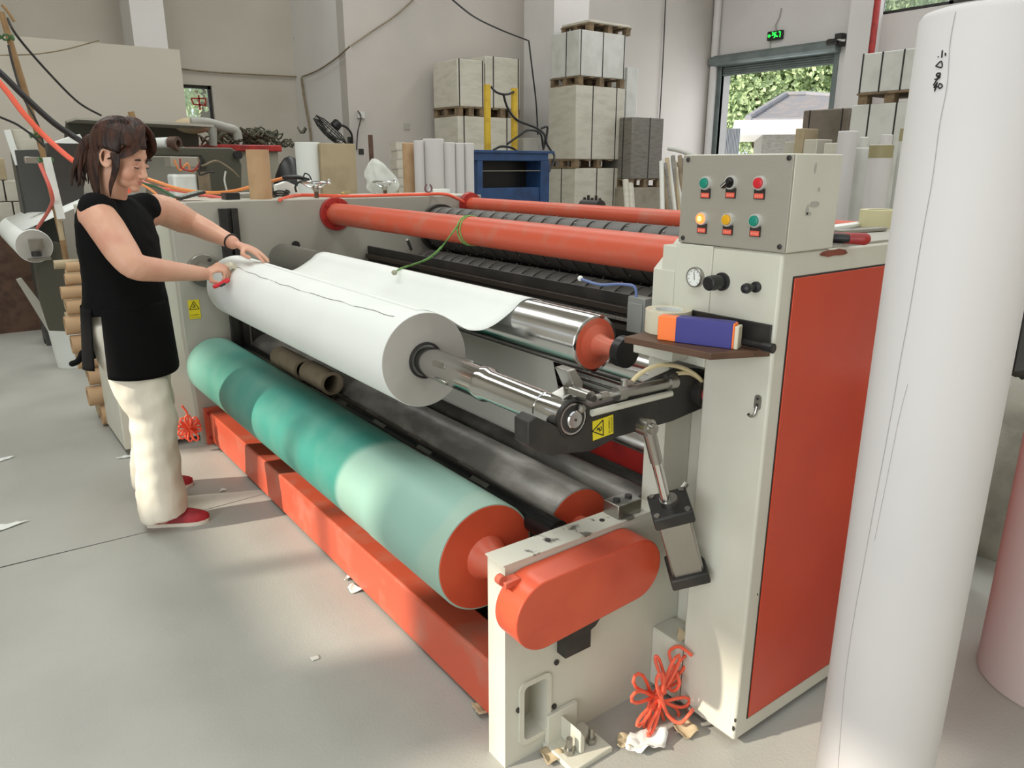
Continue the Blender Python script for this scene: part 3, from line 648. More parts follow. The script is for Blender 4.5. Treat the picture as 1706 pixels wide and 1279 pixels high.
# --- orange pipes and low beam
pp = MB().cyl((1.762, 1.26, 1.187), (1.762, YF, 1.187), .0585, n=56).build('tie_pipe', M_ORDUST, MC)
fg = MB().lathe((1.762, YF-.026, 1.187), (0, 1, 0), [(0, .088), (.002, .090), (.026, .090)], 48).build('pipe_flange', M_RED, pp)
for i in range(6):
    a = 2*pi*i/6+.3; MB().cyl((1.762+.073*cos(a), YF-.036, 1.187+.073*sin(a)), (1.762+.073*cos(a), YF-.02, 1.187+.073*sin(a)), .009, n=6).build('flange_bolt', M_RED, fg)
p2 = MB().cyl((2.66, 1.26, 1.212), (2.66, YF, 1.212), .045, n=40).build('tie_pipe', M_ORDUST, MC)
MB().lathe((2.66, YF-.03, 1.215), (0, 1, 0), [(0, .07), (.03, .075)], 40).build('pipe_flange', M_RED, p2)
bm_ = MB().box((.970, 1.325, .012), (1.085, 4.03, .182)).build('floor_beam', M_ORDUST, MC, bevel=.008)
bf = MB().box((.945, 4.03, 0), (1.15, YF, .205)).build('beam_plate', M_ORDUST, bm_, bevel=.002)
for x_, z_ in ((.958, .175), (.958, .04), (1.13, .175)): MB().cyl((x_+.006, 4.03, z_), (x_+.006, 4.02, z_), .009, n=6).build('bolt', M_RED, bf)
# --- orange drive cover
cv = MB(); YC = 1.166; _a, _b = at(911, 1024, Y=YC), at(1063, 951, Y=YC); cA, cB = (_a.x, _a.z), (_b.x, _b.z); R1, R2 = .0875, .082
def obr(r1, r2, n=20):
    out = []
    for i in range(n+1): a = radians(90+180*i/n); out.append((cA[0]+r1*cos(a), cA[1]+r1*sin(a)))
    for i in range(n+1): a = radians(-90+180*i/n); out.append((cB[0]+r2*cos(a), cB[1]+r2*sin(a)))
    return out
cv.prism(obr(R1, R2), lambda a, b: V((a, YC, b)), lambda a, b: V((a, YN-.001, b)))
cvo = cv.build('drive_cover', M_ORANGE, MC, bevel=.003, angle=30)
q = at(848, 966, Y=1.22); q = V((q.x, 1.245, q.z+.01)); MB().cyl(q+V((-.012, .0, -.012)), q+V((-.012, -.018, -.012)), .012, n=16).box(q+V((-.012, -.03, -.03)), q+V((.03, -.002, -.0135))).build('cover_lug', M_ORDUST, cvo, bevel=.002)
bx0, bz0 = at(942, 1098, Y=1.215).x, at(942, 1098, Y=1.215).z
MB().xz([(bx0, bz0), (bx0+.085, bz0), (bx0+.085, bz0+.05), (bx0+.10, bz0+.055), (bx0+.125, bz0+.08), (bx0+.14, bz0+.085), (bx0+.15, bz0+.13), (bx0, bz0+.13)], 1.215, YN-.001).build('tension_bracket', M_DARK, MC, bevel=.002)
# --- floor bracket with bolts at the foot
q = at(985, 1245, Z=0)
fb = MB().mat(M_WHITE).box((1.03, 1.235, 0), (1.13, YN, .10)).box((1.025, 1.13, 0), (1.16, YN, .016)).xz([(1.075, .016), (1.09, .016), (1.09, .06), (1.075, .085)], 1.16, 1.24)
fbo = fb.build('foot_bracket', None, MC, bevel=.003)
for x_, y_ in ((1.055, 1.18), (1.125, 1.175)): MB().mat(M_STEEL).cyl((x_, y_, .018), (x_, y_, .032), .014, n=6).cyl((x_, y_, .03), (x_, y_, .062), .008, n=14).build('anchor_bolt', None, fbo)
# --- swing arm that holds the near end of the reel shaft
ya0, ya1 = 1.165, 1.215
def ax(px, py): p = at(px, py, Y=1.165); return (p.x, p.z)
arm = MB().xz([ax(880, 742), ax(880, 704), ax(893, 694)]+[(1.026+.0405*cos(radians(a)), .922+.0405*sin(radians(a))) for a in range(195, 375, 15)]+[ax(966, 668), ax(985, 678), ax(1080, 650), ax(1150, 618), ax(1190, 620), ax(1190, 672), ax(1120, 702), ax(1030, 728), ax(985, 752), ax(930, 757), ax(893, 752)], ya0, ya1)
ao = arm.build('reel_arm', M_DARK, MC, bevel=.003)
q = at(1005, 712, Y=ya0-.002)
sticker('warning_sticker', (q.x, ya0-.0008, q.z), (1, 0, .07), (-.07, 0, 1), .062, .046, ao, turn=True)
px_ = ax(1167, 652); MB().mat(M_DARK).cyl((px_[0], ya0-.02, px_[1]), (px_[0], 1.27, px_[1]), .035, n=32).mat(M_RED).cyl((px_[0], ya0-.026, px_[1]), (px_[0], ya0-.018, px_[1]), .02, n=20).build('pivot', None, ao)
clx = ax(968, 640)
MB().xz([ax(950, 668), ax(972, 655), ax(966, 640), ax(958, 622), ax(972, 618), ax(985, 640), ax(984, 660), ax(975, 672), ax(955, 685)], 1.19, 1.235).build('locking_hook', M_STEEL, ao, bevel=.003)
# small horizontal air cylinder above the arm
def c3(px, py, y=1.15): return at(px, py, Y=y)
cy = MB().mat(M_STEEL).cyl(c3(1030, 655), c3(1122, 636), .0125, n=28).mat(M_CHROME).cyl(c3(985, 662), c3(1030, 655), .006, n=14)
cy.mat(M_STEEL).cyl(c3(1026, 656), c3(1040, 653), .0165, n=20).cyl(c3(1112, 638), c3(1124, 635.5), .0165, n=20).cyl(c3(1000, 660), c3(1012, 658), .010, n=6)
cyo = cy.build('air_cylinder', None, MC)
p = c3(984, 662, 1.135); MB().mat(M_STEEL).cyl(p, p+V((0, .06, 0)), .014, n=24).mat(M_DARK).cyl(p+V((0, -.012, 0)), p+V((0, .004, 0)), .0075, n=14).build('clevis_pin', None, cyo)
p = c3(1040, 640); MB().mat(M_STEEL).cyl(c3(1040, 650), c3(1040, 632), .008, n=12).cyl(c3(1038, 640), c3(1054, 636), .006, n=10).build('air_fitting', None, cyo)
p = c3(1118, 630); MB().mat(M_DARK).cyl(c3(1118, 638), c3(1116, 622), .009, n=12).cyl(c3(1108, 628), c3(1126, 625), .007, n=10).build('air_fitting', None, cyo)
M_TUBE = mat('amber_air_tube', (204, 190, 150), .3)
MB().tube(spline([c3(1052, 636), c3(1070, 620), c3(1100, 608), c3(1135, 612), c3(1165, 630), c3(1186, 660, 1.17)]), .0055, 8).build('air_tube', M_TUBE, cyo)
MB().tube(spline([c3(1128, 622), c3(1150, 622), c3(1170, 635, 1.17), c3(1188, 655, 1.18)]), .005, 8).build('air_tube', M_TUBE, cyo)
MB().cyl(c3(986, 688, 1.158), c3(1118, 655, 1.158), .0078, n=14).build('tie_rod', M_WHITE, ao)
p = c3(968, 680, 1.158); MB().lathe(p, (0, -1, 0), [(0, .009), (.006, .009), (.009, .005)], 14).build('bolt', M_STEEL, ao)
# big air cylinder standing in the recess
yb = 1.12
p0, p1, p2_, p3 = at(1080, 712, Y=yb), at(1107, 822, Y=yb), at(1117, 845, Y=yb), at(1143, 942, Y=yb)
bc = MB().mat(M_CHROME).cyl(p0.lerp(p1, .45), p1+(p1-p0)*.1, .0125, n=24).build('lift_cylinder', None, MC)
d = (p3-p2_).normalized(); xA = V((0, 1, 0)).cross(d).normalized(); yA = V((0, 1, 0)); yA = (yA-d*yA.dot(d)).normalized()
cR = Matrix.Rotation(radians(38), 3, d); xB, yB = cR @ xA, cR @ yA
def pbox(mb, a, b, h, bev=.0):
    vs = [c+xB*sx*h+yB*sy*h for c in (a, b) for sx, sy in ((-1, -1), (1, -1), (1, 1), (-1, 1))]
    return mb.add(vs, [(0,1,2,3),(4,5,6,7),(0,1,5,4),(1,2,6,5),(2,3,7,6),(3,0,4,7)])
pbox(MB(), p2_+d*.018, p3, .040).build('cylinder_barrel', M_STEEL, bc, bevel=.006)
pbox(MB(), p2_-d*.014, p2_+d*.022, .049).build('cylinder_cap', M_DARK, bc, bevel=.005)
pbox(MB(), p3-d*.005, p3+d*.03, .049).build('cylinder_cap', M_DARK, bc, bevel=.005)
MB().cyl(p2_-d*.03, p2_-d*.012, .022, n=24).build('rod_gland', M_STEEL, bc)
for sx, sy in ((-1, -1), (1, -1), (1, 1), (-1, 1)):
    c = p2_+xB*sx*.037+yB*sy*.037; MB().cyl(c-d*.018, c-d*.012, .007, n=12).build('bolt', M_STEEL, bc)
MB().mat(M_STEEL).lathe(p0, (0, -1, 0), [(-.02, .021), (.006, .021), (.008, .013), (.02, .013), (.023, .006)], 24).mat(M_STEEL).cyl(p0, p0.lerp(p1, .5), .015, n=20).build('rod_end', None, bc)
p = at(1140, 812, Y=1.2); MB().mat(M_STEEL).cyl(at(1122, 832, Y=1.17), at(1143, 805, Y=1.17), .008, n=12).build('air_fitting', None, bc)
MB().tube(spline([at(1145, 850, Y=1.18), at(1168, 870, Y=1.2), at(1172, 900, Y=1.2), at(1160, 960, Y=1.2)]), .0045, 8).build('air_tube', M_TUBE, bc)
MB().tube(spline([at(1148, 860, Y=1.14), at(1160, 910, Y=1.14), at(1168, 960, Y=1.16)]), .004, 8).build('air_tube', M_BLACK, bc)
# --- reel shaft (silver) carried by the arm, through the paper roll
SX, SZ = 1.026, .922
shf = MB().lathe((SX, 1.20, SZ), (0, 1, 0), [(-.036, .036), (-.033, .038), (.05, .038), (.052, .036), (.058, .036), (.06, .038), (.27, .038), (.29, .044), (.31, .044), (.32, .0415), (2.83, .0415)], 48).build('reel_shaft', M_CHROME, MC)
MB().mat(M_DARK).cyl((SX, 1.1625, SZ), (SX, 1.166, SZ), .031, n=32).mat(M_CHROME).lathe((SX, 1.156, SZ), (0, 1, 0), [(0, .018), (.003, .0205), (.01, .0205)], 32).mat(M_DARK).cyl((SX, 1.1545, SZ), (SX, 1.158, SZ), .003, n=10).build('shaft_tip', None, shf)
MB().ring((SX, 1.163, SZ), (SX, 1.175, SZ), .0425, .0385).build('bearing_seat', M_DARK, ao)
for y, a in ((1.665, 150), (1.61, 60), (1.66, 215)):
    a = radians(a); c = V((SX+.0415*cos(a), y, SZ+.0415*sin(a))); n_ = V((cos(a), 0, sin(a))); t_ = V((-sin(a), 0, cos(a)))
    vs = []
    for h in (-.003, .002):
        for k in range(20):
            b = 2*pi*k/20; vs.append(c+n_*h+t_*(.008*sin(b))+V((0, 1, 0))*(.008*cos(b)+(.022 if cos(b) > 0 else -.022)))
    MB().add(vs, [tuple(range(20)), tuple(range(20, 40))]+[(k, (k+1) % 20, 20+(k+1) % 20, 20+k) for k in range(20)]).build('shaft_key', M_STEEL, shf)
# junction box on the far inside (sensor) with its blue lead
q = at(1047, 523, Y=1.60)
jb = MB().mat(mat('grey_plastic', (128, 130, 124), .5)).box((q.x-.006, 1.53, q.z-.052), (q.x+.035, 1.60, q.z+.056)).box((q.x-.012, 1.535, q.z-.05), (q.x-.006, 1.595, q.z+.04)).box((q.x+.035, 1.53, q.z+.02), (q.x+.05, 1.56, q.z+.05)).build('junction_box', None, MC, bevel=.003)
MB().tube(spline([(q.x, 1.57, q.z+.05), (q.x, 1.58, q.z+.085), (q.x-.02, 1.62, q.z+.09), (q.x-.03, 1.70, q.z+.08), (q.x-.02, 1.80, q.z+.085)]), .0045, 8).build('lead', mat('blue_lead', (92, 112, 158), .4), jb)
MB().blob((q.x-.02, 1.80, q.z+.086), (.009, .009, .009)).build('plug', M_PAPER, jb)
# white perforated bracket under the shelf
p = at(1110, 588, X=1.41)
MB().box((1.36, 1.19, .992), (1.42, 1.32, 1.03)).build('shelf_bracket', M_WHITE, MC, bevel=.002)
# --- shelf
zS = 1.06
a_, b_ = at(1040, 560, Z=zS), at(1184, 588, Z=zS)
sh = MB().prism([(a_.x, a_.y), (b_.x, b_.y), (1.421, .962), (1.421, 1.262)], lambda x, y: V((x, y, zS-.016)), lambda x, y: V((x, y, zS)))
so = sh.build('tool_shelf', M_DWOOD, MC, bevel=.002)
MB().box((1.417, .963, zS), (1.4215, 1.23, zS+.055)).build('back_plate', M_DARK, so, bevel=.002)
# --- top clutter-free plates of machine body on the right
MB().box((1.62, .96, ZT), (2.7, 1.32, ZT+.006)).build('top_plate', M_GREY, MC)

# ---- paper roll and web
PR = thing('paper_roll', 'large white paper roll on the silver shaft at the front of the machine', 'paper roll', (SX, 2.6, .78))
M_PEND = mat('paper_roll_end', (176, 172, 164), .8, col2=(158, 154, 147), nscale=3, nlo=.4, nhi=.6)
MB().lathe((SX, 1.80, SZ), (0, 1, 0), [(0.0, .133), (.001, .1355), (1.685, .1355), (1.686, .133)], 96).build('paper', M_PAPER, PR, angle=60)
MB().ring((SX, 1.7985, SZ), (SX, 1.801, SZ), .134, .052, 64).build('roll_face', M_PEND, PR)
MB().ring((SX, 1.792, SZ), (SX, 1.86, SZ), .052, .045, 40).build('core_tube', M_DARK, PR)
tl = [(a, .1358) for a in range(0, 10)]
ln = MB(); pts = []
for i in range(60):
    y = 1.86+1.50*i/59; a = radians(116+9*sin(i*.045)+1.2*sin(i*.8)*.5+noise.noise(V((i*.35, 0, 0)))*1.4); pts.append((SX+.1358*cos(a), y, SZ+.1358*sin(a)))
M_TORN = mat('torn_edge', (120, 116, 110), .8)
ln.tube(pts, [.0011 if (i % 13) < 10 else .0004 for i in range(60)], 5).build('torn_edge', M_TORN, PR)
tb = MB()
def arc(y, a): return V((SX+.1364*cos(radians(a)), y, SZ+.1364*sin(radians(a))))
# web of paper from the roll over the chrome roller
web = [(1.026, 1.0585), (1.06, 1.0545), (1.10, 1.038), (1.131, 1.021), (1.165, .998), (1.20, .980), (1.245, .975), (1.285, .984), (1.32, 1.000), (1.36, 1.023), (1.39, 1.045), (1.425, 1.052), (1.465, 1.0435), (1.49, 1.024), (1.507, .995), (1.513, .96)]
ws = spline([(x, 0, z) for x, z in web], 5)
wb = MB().grid(lambda u, v: V((ws[int(round(v*(len(ws)-1)))].x, 1.835+u*1.60, ws[int(round(v*(len(ws)-1)))].z-.003*abs(sin(u*7))*max(0, sin(v*2*pi)))), 30, len(ws))
one('paper_web', wb, M_PAPER, 'loose white paper sheet sagging from the roll up over the chrome roller', 'paper sheet', solid=.0012, angle=80)
lw = spline([(1.515, 0, .90), (1.528, 0, .86), (1.535, 0, .80), (1.545, 0, .72), (1.53, 0, .62), (1.50, 0, .54)], 6)
M_PBACK = mat('unprinted_paper', (190, 188, 178), .8)
one('hanging_paper_sheet', MB().grid(lambda u, v: V((lw[int(round(v*(len(lw)-1)))].x, 1.86+u*1.55-.05*v, lw[int(round(v*(len(lw)-1)))].z)), 12, len(lw)), M_PBACK, 'grey-white paper sheet running down behind the white roll', 'paper sheet', solid=.0012, angle=80)
# ================================================================== WOMAN
def unit(b): return V((sin(radians(b)), cos(radians(b)), 0))
W_ = thing('person', 'woman in black sleeveless top and cream trousers taping the white paper roll', 'person', (.56, 3.3, 0))
FW = unit(132); LF = V((-FW.y, FW.x, 0))          # torso facing, and her left
TC = V((.53, 3.285, 0))
def TP(f, l, z): return TC+FW*f+LF*l+V((0, 0, z))
Rsh, Rel, Rwr = at(160, 356, Y=3.17), at(222, 448, Y=3.02), at(338, 456, Y=3.16)
Lsh, Lel, Lwr = at(262, 348, Y=3.42), at(322, 374, Y=3.50), at(388, 404, Y=3.25)
bd = MB(); bd.mats = [M_SKIN]
def ring_body(mb, rings, n=28, close=True):
    vs = []
    for cf, cl, z, a, b in rings:       # centre forward/left, half width, half depth
        for k in range(n):
            t = 2*pi*k/n; vs.append(TP(cf+b*cos(t), cl+a*sin(t), z))
    m = len(rings); fs = [(j*n+i, j*n+(i+1) % n, (j+1)*n+(i+1) % n, (j+1)*n+i) for j in range(m-1) for i in range(n)]
    if close: fs += [tuple(range(n-1, -1, -1)), tuple(range((m-1)*n, m*n))]
    mb.add(vs, fs)
ring_body(bd, [(-.02, 0, .80, .09, .07), (-.02, 0, .84, .125, .09), (-.01, 0, .94, .122, .085), (0, 0, 1.04, .128, .092), (.005, 0, 1.14, .140, .10), (0, 0, 1.22, .150, .095), (-.01, 0, 1.28, .135, .075), (-.015, 0, 1.315, .09, .06), (-.01, 0, 1.335, .05, .05)])
# head frame
HF = unit(134); HF = (HF*cos(radians(20))+V((0, 0, -sin(radians(20))))).normalized(); HL = V((0, 0, 1)).cross(HF).normalized(); HU = HF.cross(HL)
HC = at(203, 262, Y=3.205)
HR = Matrix((HF, HL, HU)).transposed()
def HP(x, y, z): return HC+HF*x+HL*y+HU*z
def hb(mb, c, r, nu=24, nv=16): mb.blob(HP(*c), r, HR, nu, nv)
nb = TP(-.01, 0, 1.30); nt_ = HP(-.02, 0, -.06)
bd.limb([nb, nb.lerp(nt_, .5)+FW*.004, nt_], [.056, .050, .052], 20)
hb(bd, (-.012, 0, .028), (.092, .072, .086)); hb(bd, (.030, 0, -.022), (.056, .056, .075)); hb(bd, (.036, 0, -.066), (.046, .046, .034))
hb(bd, (.070, 0, -.091), (.019, .021, .016)); hb(bd, (.052, .030, -.036), (.030, .028, .034)); hb(bd, (.052, -.030, -.036), (.030, .028, .034))
hb(bd, (.060, 0, .022), (.022, .046, .030)); hb(bd, (.074, 0, -.066), (.017, .026, .020))
bd.limb([HP(.084, 0, .004), HP(.092, 0, -.018), HP(.101, 0, -.037)], [.0085, .0095, .0115], 12)
hb(bd, (.091, .012, -.041), (.010, .009, .008), 12, 8); hb(bd, (.091, -.012, -.041), (.010, .009, .008), 12, 8)
hb(bd, (.080, 0, -.064), (.0085, .021, .010), 14, 8)
for s_ in (1, -1):
    bd.tube([HP(-.010+.018*cos(a)-.004*sin(a), s_*(.072+.006*cos(a*1.0)*-1+.004), -.006+.030*sin(a)) for a in [2*pi*k/18 for k in range(18)]], .0052, 8, closed=True)
    hb(bd, (-.004, s_*.070, -.008), (.017, .009, .024), 14, 10); hb(bd, (-.002, s_*.072, -.034), (.009, .006, .010), 10, 8)
    hb(bd, (.079, s_*.031, -.006), (.009, .015, .009), 14, 10)
# arms
def mid(a, b, t): return a.lerp(b, t)
for sh, el, wr, s_ in ((Rsh, Rel, Rwr, -1), (Lsh, Lel, Lwr, 1)):
    inner = TP(-.01, s_*.10, 1.245); el = el+V((0, 0, .004))
    pa = spline([sh, mid(sh, el, .3)+V((0, -.004, .004)), mid(sh, el, .7), el.lerp(mid(sh, wr, .5), .08), mid(el, wr, .3), mid(el, wr, .65), wr], 4); npa = len(pa)
    import bisect
    def rad(t): 
        ks = [(0, .062), (.17, .063), (.33, .059), (.47, .051), (.56, .048), (.70, .044), (.85, .035), (1, .0275)]
        for (a, b), (c, d) in zip(ks, ks[1:]):
            if t <= c: return b+(d-b)*(t-a)/(c-a)
        return ks[-1][1]
    bd.limb([inner]+pa, [.060]+[rad(i/(npa-1)) for i in range(npa)], 20)
# hands
def finger(pts, r): bd.limb(pts, r, 10)
# right hand: curled over a roll of tape on the paper
def rp(px, py, y): return at(px, py, Y=y)
def palm(a, b, side, w0, w1, th):     # flattened palm
    n = (b-a).normalized(); s_ = V(side).normalized(); u_ = n.cross(s_)
    ra = [(0, w0, th), (.35, w0*1.15, th*1.1), (.75, w1, th), (1.0, w1*.95, th*.75)]
    vs = []
    for t, ww, hh in ra:
        c = a.lerp(b, t)
        for k in range(16):
            q_ = 2*pi*k/16; vs.append(c+s_*ww*cos(q_)+u_*hh*sin(q_))
    bd.add(vs, [(j*16+i, j*16+(i+1) % 16, (j+1)*16+(i+1) % 16, (j+1)*16+i) for j in range(3) for i in range(16)]+[tuple(range(15, -1, -1)), tuple(range(48, 64))])
kR = rp(363, 445, 3.20); palm(Rwr, kR, (.25, .9, .35), .027, .036, .014)
sdR = V((.25, .9, .35)).normalized()
tips = [(384, 466), (381, 470), (376, 470), (370, 468)]
for i in range(4):
    o = (1.5-i)*.0185; k0 = kR+sdR*o
    tip = at(tips[i][0], tips[i][1], Y=3.20+o*.95)
    m1 = k0.lerp(tip, .42)+V((.016, 0, .013)); m2 = k0.lerp(tip, .78)+V((.014, 0, .004))
    finger([mid(Rwr, k0, .8), k0, m1, m2, tip], [.0095, .0098, .0088, .0078, .0066])
th0 = mid(Rwr, kR, .35)+V((0, -.018, -.012))
finger([mid(Rwr, kR, .1), th0, at(352, 468, Y=3.15), at(366, 472, Y=3.155)], [.012, .0125, .0105, .0085])
# left hand: flat on top of the roll
kL = at(414, 413, Y=3.19); sdL = V((.25, .85, .1)).normalized(); palm(Lwr, kL, sdL, .027, .037, .014)
tl_ = [(441, 427), (447, 433), (447, 436), (440, 437)]
for i in range(4):
    o = (1.5-i)*.0185; k0 = kL+sdL*o; tip = at(tl_[i][0], tl_[i][1], Y=3.155+o*.9)
    m1 = k0.lerp(tip, .45)+V((0, 0, .006)); m2 = k0.lerp(tip, .75)+V((0, 0, .004))
    finger([mid(Lwr, k0, .8), k0, m1, m2, tip], [.0098, .0098, .0088, .0078, .0066])
finger([mid(Lwr, kL, .15), mid(Lwr, kL, .5)+V((.0, -.03, -.012)), at(404, 424, Y=3.15), at(415, 429, Y=3.14)], [.013, .0125, .0105, .009])
# legs and feet inside the trousers
hipR, knR, anR = TP(-.02, -.072, .85), V((.555, 3.205, .47)), V((.535, 3.165, .09))
hipL, knL, anL = TP(-.02, .072, .85), V((.600, 3.44, .47)), V((.575, 3.545, .09))
for h_, k_, a_ in ((hipR, knR, anR), (hipL, knL, anL)):
    bd.limb([h_, mid(h_, k_, .5), k_, mid(k_, a_, .4), a_, a_+V((0, 0, -.045))], [.068, .068, .052, .05, .036, .036], 18)
body = bd.build('body', M_SKIN, W_)
def remesh(o, v, sm=6, fac=.5):
    r = o.modifiers.new('remesh', 'REMESH'); r.mode = 'VOXEL'; r.voxel_size = v; r.use_smooth_shade = True
    s_ = o.modifiers.new('smooth', 'SMOOTH'); s_.iterations = sm; s_.factor = fac
remesh(body, .0034, 10, .6)
# face details
eye = mat('eye_dark', (30, 20, 18), .3); M_LIP = mat('lips', (178, 92, 88), .45); M_BROW = mat('eyebrow', (44, 30, 26), .8)
for s_ in (1, -1):
    MB().limb([HP(.0865-abs(t)*.12*0-.010*((t/.014)**2)*.5, s_*.031+t, -.008-.003*(1-(t/.014)**2)) for t in (-.014, -.008, 0, .008, .014)], [.0014, .0024, .0030, .0026, .0014], 8).build('eyelashes', eye, W_)
    MB().limb([HP(.088-.008*(t/.018)**2, s_*.033+t, .018+.003*(1-(t/.018)**2)) for t in (-.016, -.005, .007, .018)], [.0022, .0036, .0036, .0016], 8).build('eyebrow', M_BROW, W_)
MB().blob(HP(.0868, 0, -.0625), (.0042, .017, .0034), HR, 16, 8).blob(HP(.0862, 0, -.0690), (.0045, .0145, .0040), HR, 16, 8).build('lips', M_LIP, W_)
# hair: cap, side-swept fringe, lock by the ear, ponytail
hr = MB(); hr.mats = [M_HAIR]
nu, nv = 48, 30; vs = []; keep = []
for j in range(nv+1):
    t = pi*j/nv
    for i in range(nu):
        a = 2*pi*i/nu; x, y, z = sin(t)*cos(a), sin(t)*sin(a), cos(t); k = 1+.012*sin(a*14+z*3)
        vs.append(HP(-.016+.103*x*k, .083*y*k, .036+.104*z*k)); keep.append((-.016+.103*x, .083*y, .036+.104*z))
fs = []
for j in range(nv):
    for i in range(nu):
        q4 = (j*nu+i, j*nu+(i+1) % nu, (j+1)*nu+(i+1) % nu, (j+1)*nu+i); c = [sum(keep[q_][k] for q_ in q4)/4 for k in range(3)]
        if c[0] > .035 and c[2] < .075-(.02 if c[1] < 0 else -.01): continue
        if c[0] > -.038 and c[2] < .022: continue
        if c[2] < -.035: continue
        fs.append(q4)
hr.add(vs, fs)
cap = hr.build('hair', M_HAIR, W_, solid=.006, label='brown hair tied back low')
lk = MB(); rnd = random.Random(11)
def lock(pts, r, n=9, fl=.5, par=lk): par.limb(spline([HP(*p) for p in pts], 5), [r*(1-.75*(k/(5*(len(pts)-1)))**2) for k in range(5*(len(pts)-1)+1)], n, fl, HL)
for i in range(11):
    t = i/10
    lock([(.012-.03*t+rnd.uniform(-.003, .003), .030-.01*t, .140-.002*t), (.062-.045*t, -.004-.022*t, .126-.022*t), (.086-.05*t, -.040-.014*t, .072-.020*t), (.066-.042*t, -.067-.008*t, .030-.016*t), (.030-.03*t, -.080, .004-.010*t)], .0125)
for i in range(6):
    t = i/5; lock([(.02, .03, .139), (.070-.02*t, .035+.02*t, .112-.01*t), (.080-.04*t, .058+.015*t, .060), (.050-.04*t, .076, .010), (.03-.03*t, .080, -.03)], .012)
for i in range(4):      # long strand in front of the ear
    t = i/3; lock([(.036-.022*t, -.080, .015), (.040-.014*t, -.078, -.02), (.034-.01*t, -.073, -.06), (.026-.008*t, -.068, -.100), (.024, -.062, -.128-.01*t)], .008)
for i in range(9):      # swept back over the side of the head to the tie
    t = i/8; lock([(.010-.012*i*.4, -.030-.03*t, .134-.055*t), (-.050, -.062-.012*t, .105-.070*t), (-.088, -.048, .060-.045*t), (-.115, -.012, .030-.02*t)], .011)
lk.build('fringe', M_HAIR, cap)
pt = MB()
for i in range(13):
    a = 2*pi*i/13; dx, dy = .012*cos(a), .016*sin(a); e_ = rnd.uniform(-.012, .014)
    lock([(-.112, 0, .030), (-.128+dx*.6, dy*.6, .028), (-.146+dx, dy, -.010), (-.150+dx*1.4, dy*1.4, -.060), (-.146+dx*1.7+e_, dy*1.8, -.110), (-.138+dx*1.5+e_*1.6, dy*1.6, -.152+e_)], .0105, 8, .7, pt)
for i in range(10):     # loose hair behind the ear falling on the shoulder
    t = i/9; lock([(-.035-.045*t, -.072+.02*t, .02), (-.040-.045*t, -.074+.02*t, -.03), (-.036-.042*t, -.070+.02*t, -.08), (-.026-.03*t, -.062+.01*t, -.13), (-.014-.02*t, -.056, -.175+.015*t)], .0115, 8, .6, pt)
pt.build('ponytail', M_HAIR, cap)
MB().lathe(HP(-.118, 0, .030), HP(-.126, 0, .028)-HP(-.118, 0, .030), [(0, .016), (.004, .018), (.009, .016)], 20).build('hair_tie', M_BLACK, cap)
# top
tp = MB(); tp.mats = [M_CLOTHB]
ring_body(tp, [(-.005, 0, .900, .188, .142), (-.004, 0, .93, .185, .142), (0, 0, 1.0, .172, .135), (.004, 0, 1.09, .170, .132), (.004, 0, 1.17, .174, .128), (-.002, 0, 1.235, .178, .112), (-.008, 0, 1.275, .172, .094), (-.012, 0, 1.305, .145, .080), (-.014, 0, 1.322, .105, .070), (-.012, 0, 1.330, .068, .060)], 36)
cs = tp   # shoulders of the top
for sh, s_ in ((Rsh, -1), (Lsh, 1)):
    a = TP(-.012, s_*.06, 1.275); b = sh+V((0, 0, .004))
    cs.limb([a, a.lerp(b, .5), a.lerp(b, .84 if s_ < 0 else .66)+V((0, 0, .003))], [.056, .068, .069] if s_ < 0 else [.056, .062, .063], 20)
top = tp.build('top', M_CLOTHB, W_)
remesh(top, .008, 4)
dm = top.modifiers.new('folds', 'DISPLACE'); tx_ = bpy.data.textures.new('cloth_folds', 'CLOUDS'); tx_.noise_scale = .11; dm.texture = tx_; dm.strength = .016; dm.mid_level = .5
def panel(name, t0, t1, ztop, zlow, a, b, flare, par):
    def fn(u, v):
        t = radians(t0+(t1-t0)*u); z = ztop+(zlow(u)-ztop)*v; k = 1+flare*v+.025*v*sin(u*15)
        return TP(-.005+b*k*cos(t), a*k*sin(t), z)
    return MB().grid(fn, 40, 16).build(name, M_SHEER, par, solid=.0015, angle=80)
panel('front_panel', -84, 80, .93, lambda u: .665-.035*sin(u*pi)+.02*u, .186, .142, .10, top)
panel('back_panel', -98, -262, .93, lambda u: .70-.02*u, .188, .142, .16, top)
# tie end hanging at the back
MB().limb(spline([TP(-.150, -.10, .74), TP(-.165, -.11, .71), TP(-.185, -.12, .70)], 5), [.012]*11, 10, .5).build('sash_end', M_CLOTHB, top)
# trousers
tr = MB(); tr.mats = [M_CREAM]
tr.limb([TP(-.01, 0, .80), TP(-.01, 0, .93)], [.135, .125], 24)
tr.blob(TP(-.005, 0, .93), (.125, .165, .07), Matrix((FW, LF, V((0, 0, 1)))).transposed())
tr.blob(TP(-.035, 0, .84), (.135, .165, .12), Matrix((FW, LF, V((0, 0, 1)))).transposed())
for h_, k_, a_, w2 in ((hipR, knR, anR, 1.0), (hipL, knL, anL, .95)):
    lowp = a_+V((.004, 0, -.04))
    tr.tube([h_+V((0, 0, .02)), mid(h_, k_, .3), mid(h_, k_, .7), k_, mid(k_, a_, .4), mid(k_, a_, .8), a_, lowp], [.105, .106, .096, .088*w2, .086*w2, .091*w2, .094*w2, .096*w2], 26)
tro = tr.build('trousers', M_CREAM, W_)
remesh(tro, .009, 4)
dm = tro.modifiers.new('folds', 'DISPLACE'); tx2 = bpy.data.textures.new('trouser_folds', 'CLOUDS'); tx2.noise_scale = .10; tx2.noise_depth = 1; dm.texture = tx2; dm.strength = .024; dm.mid_level = .5
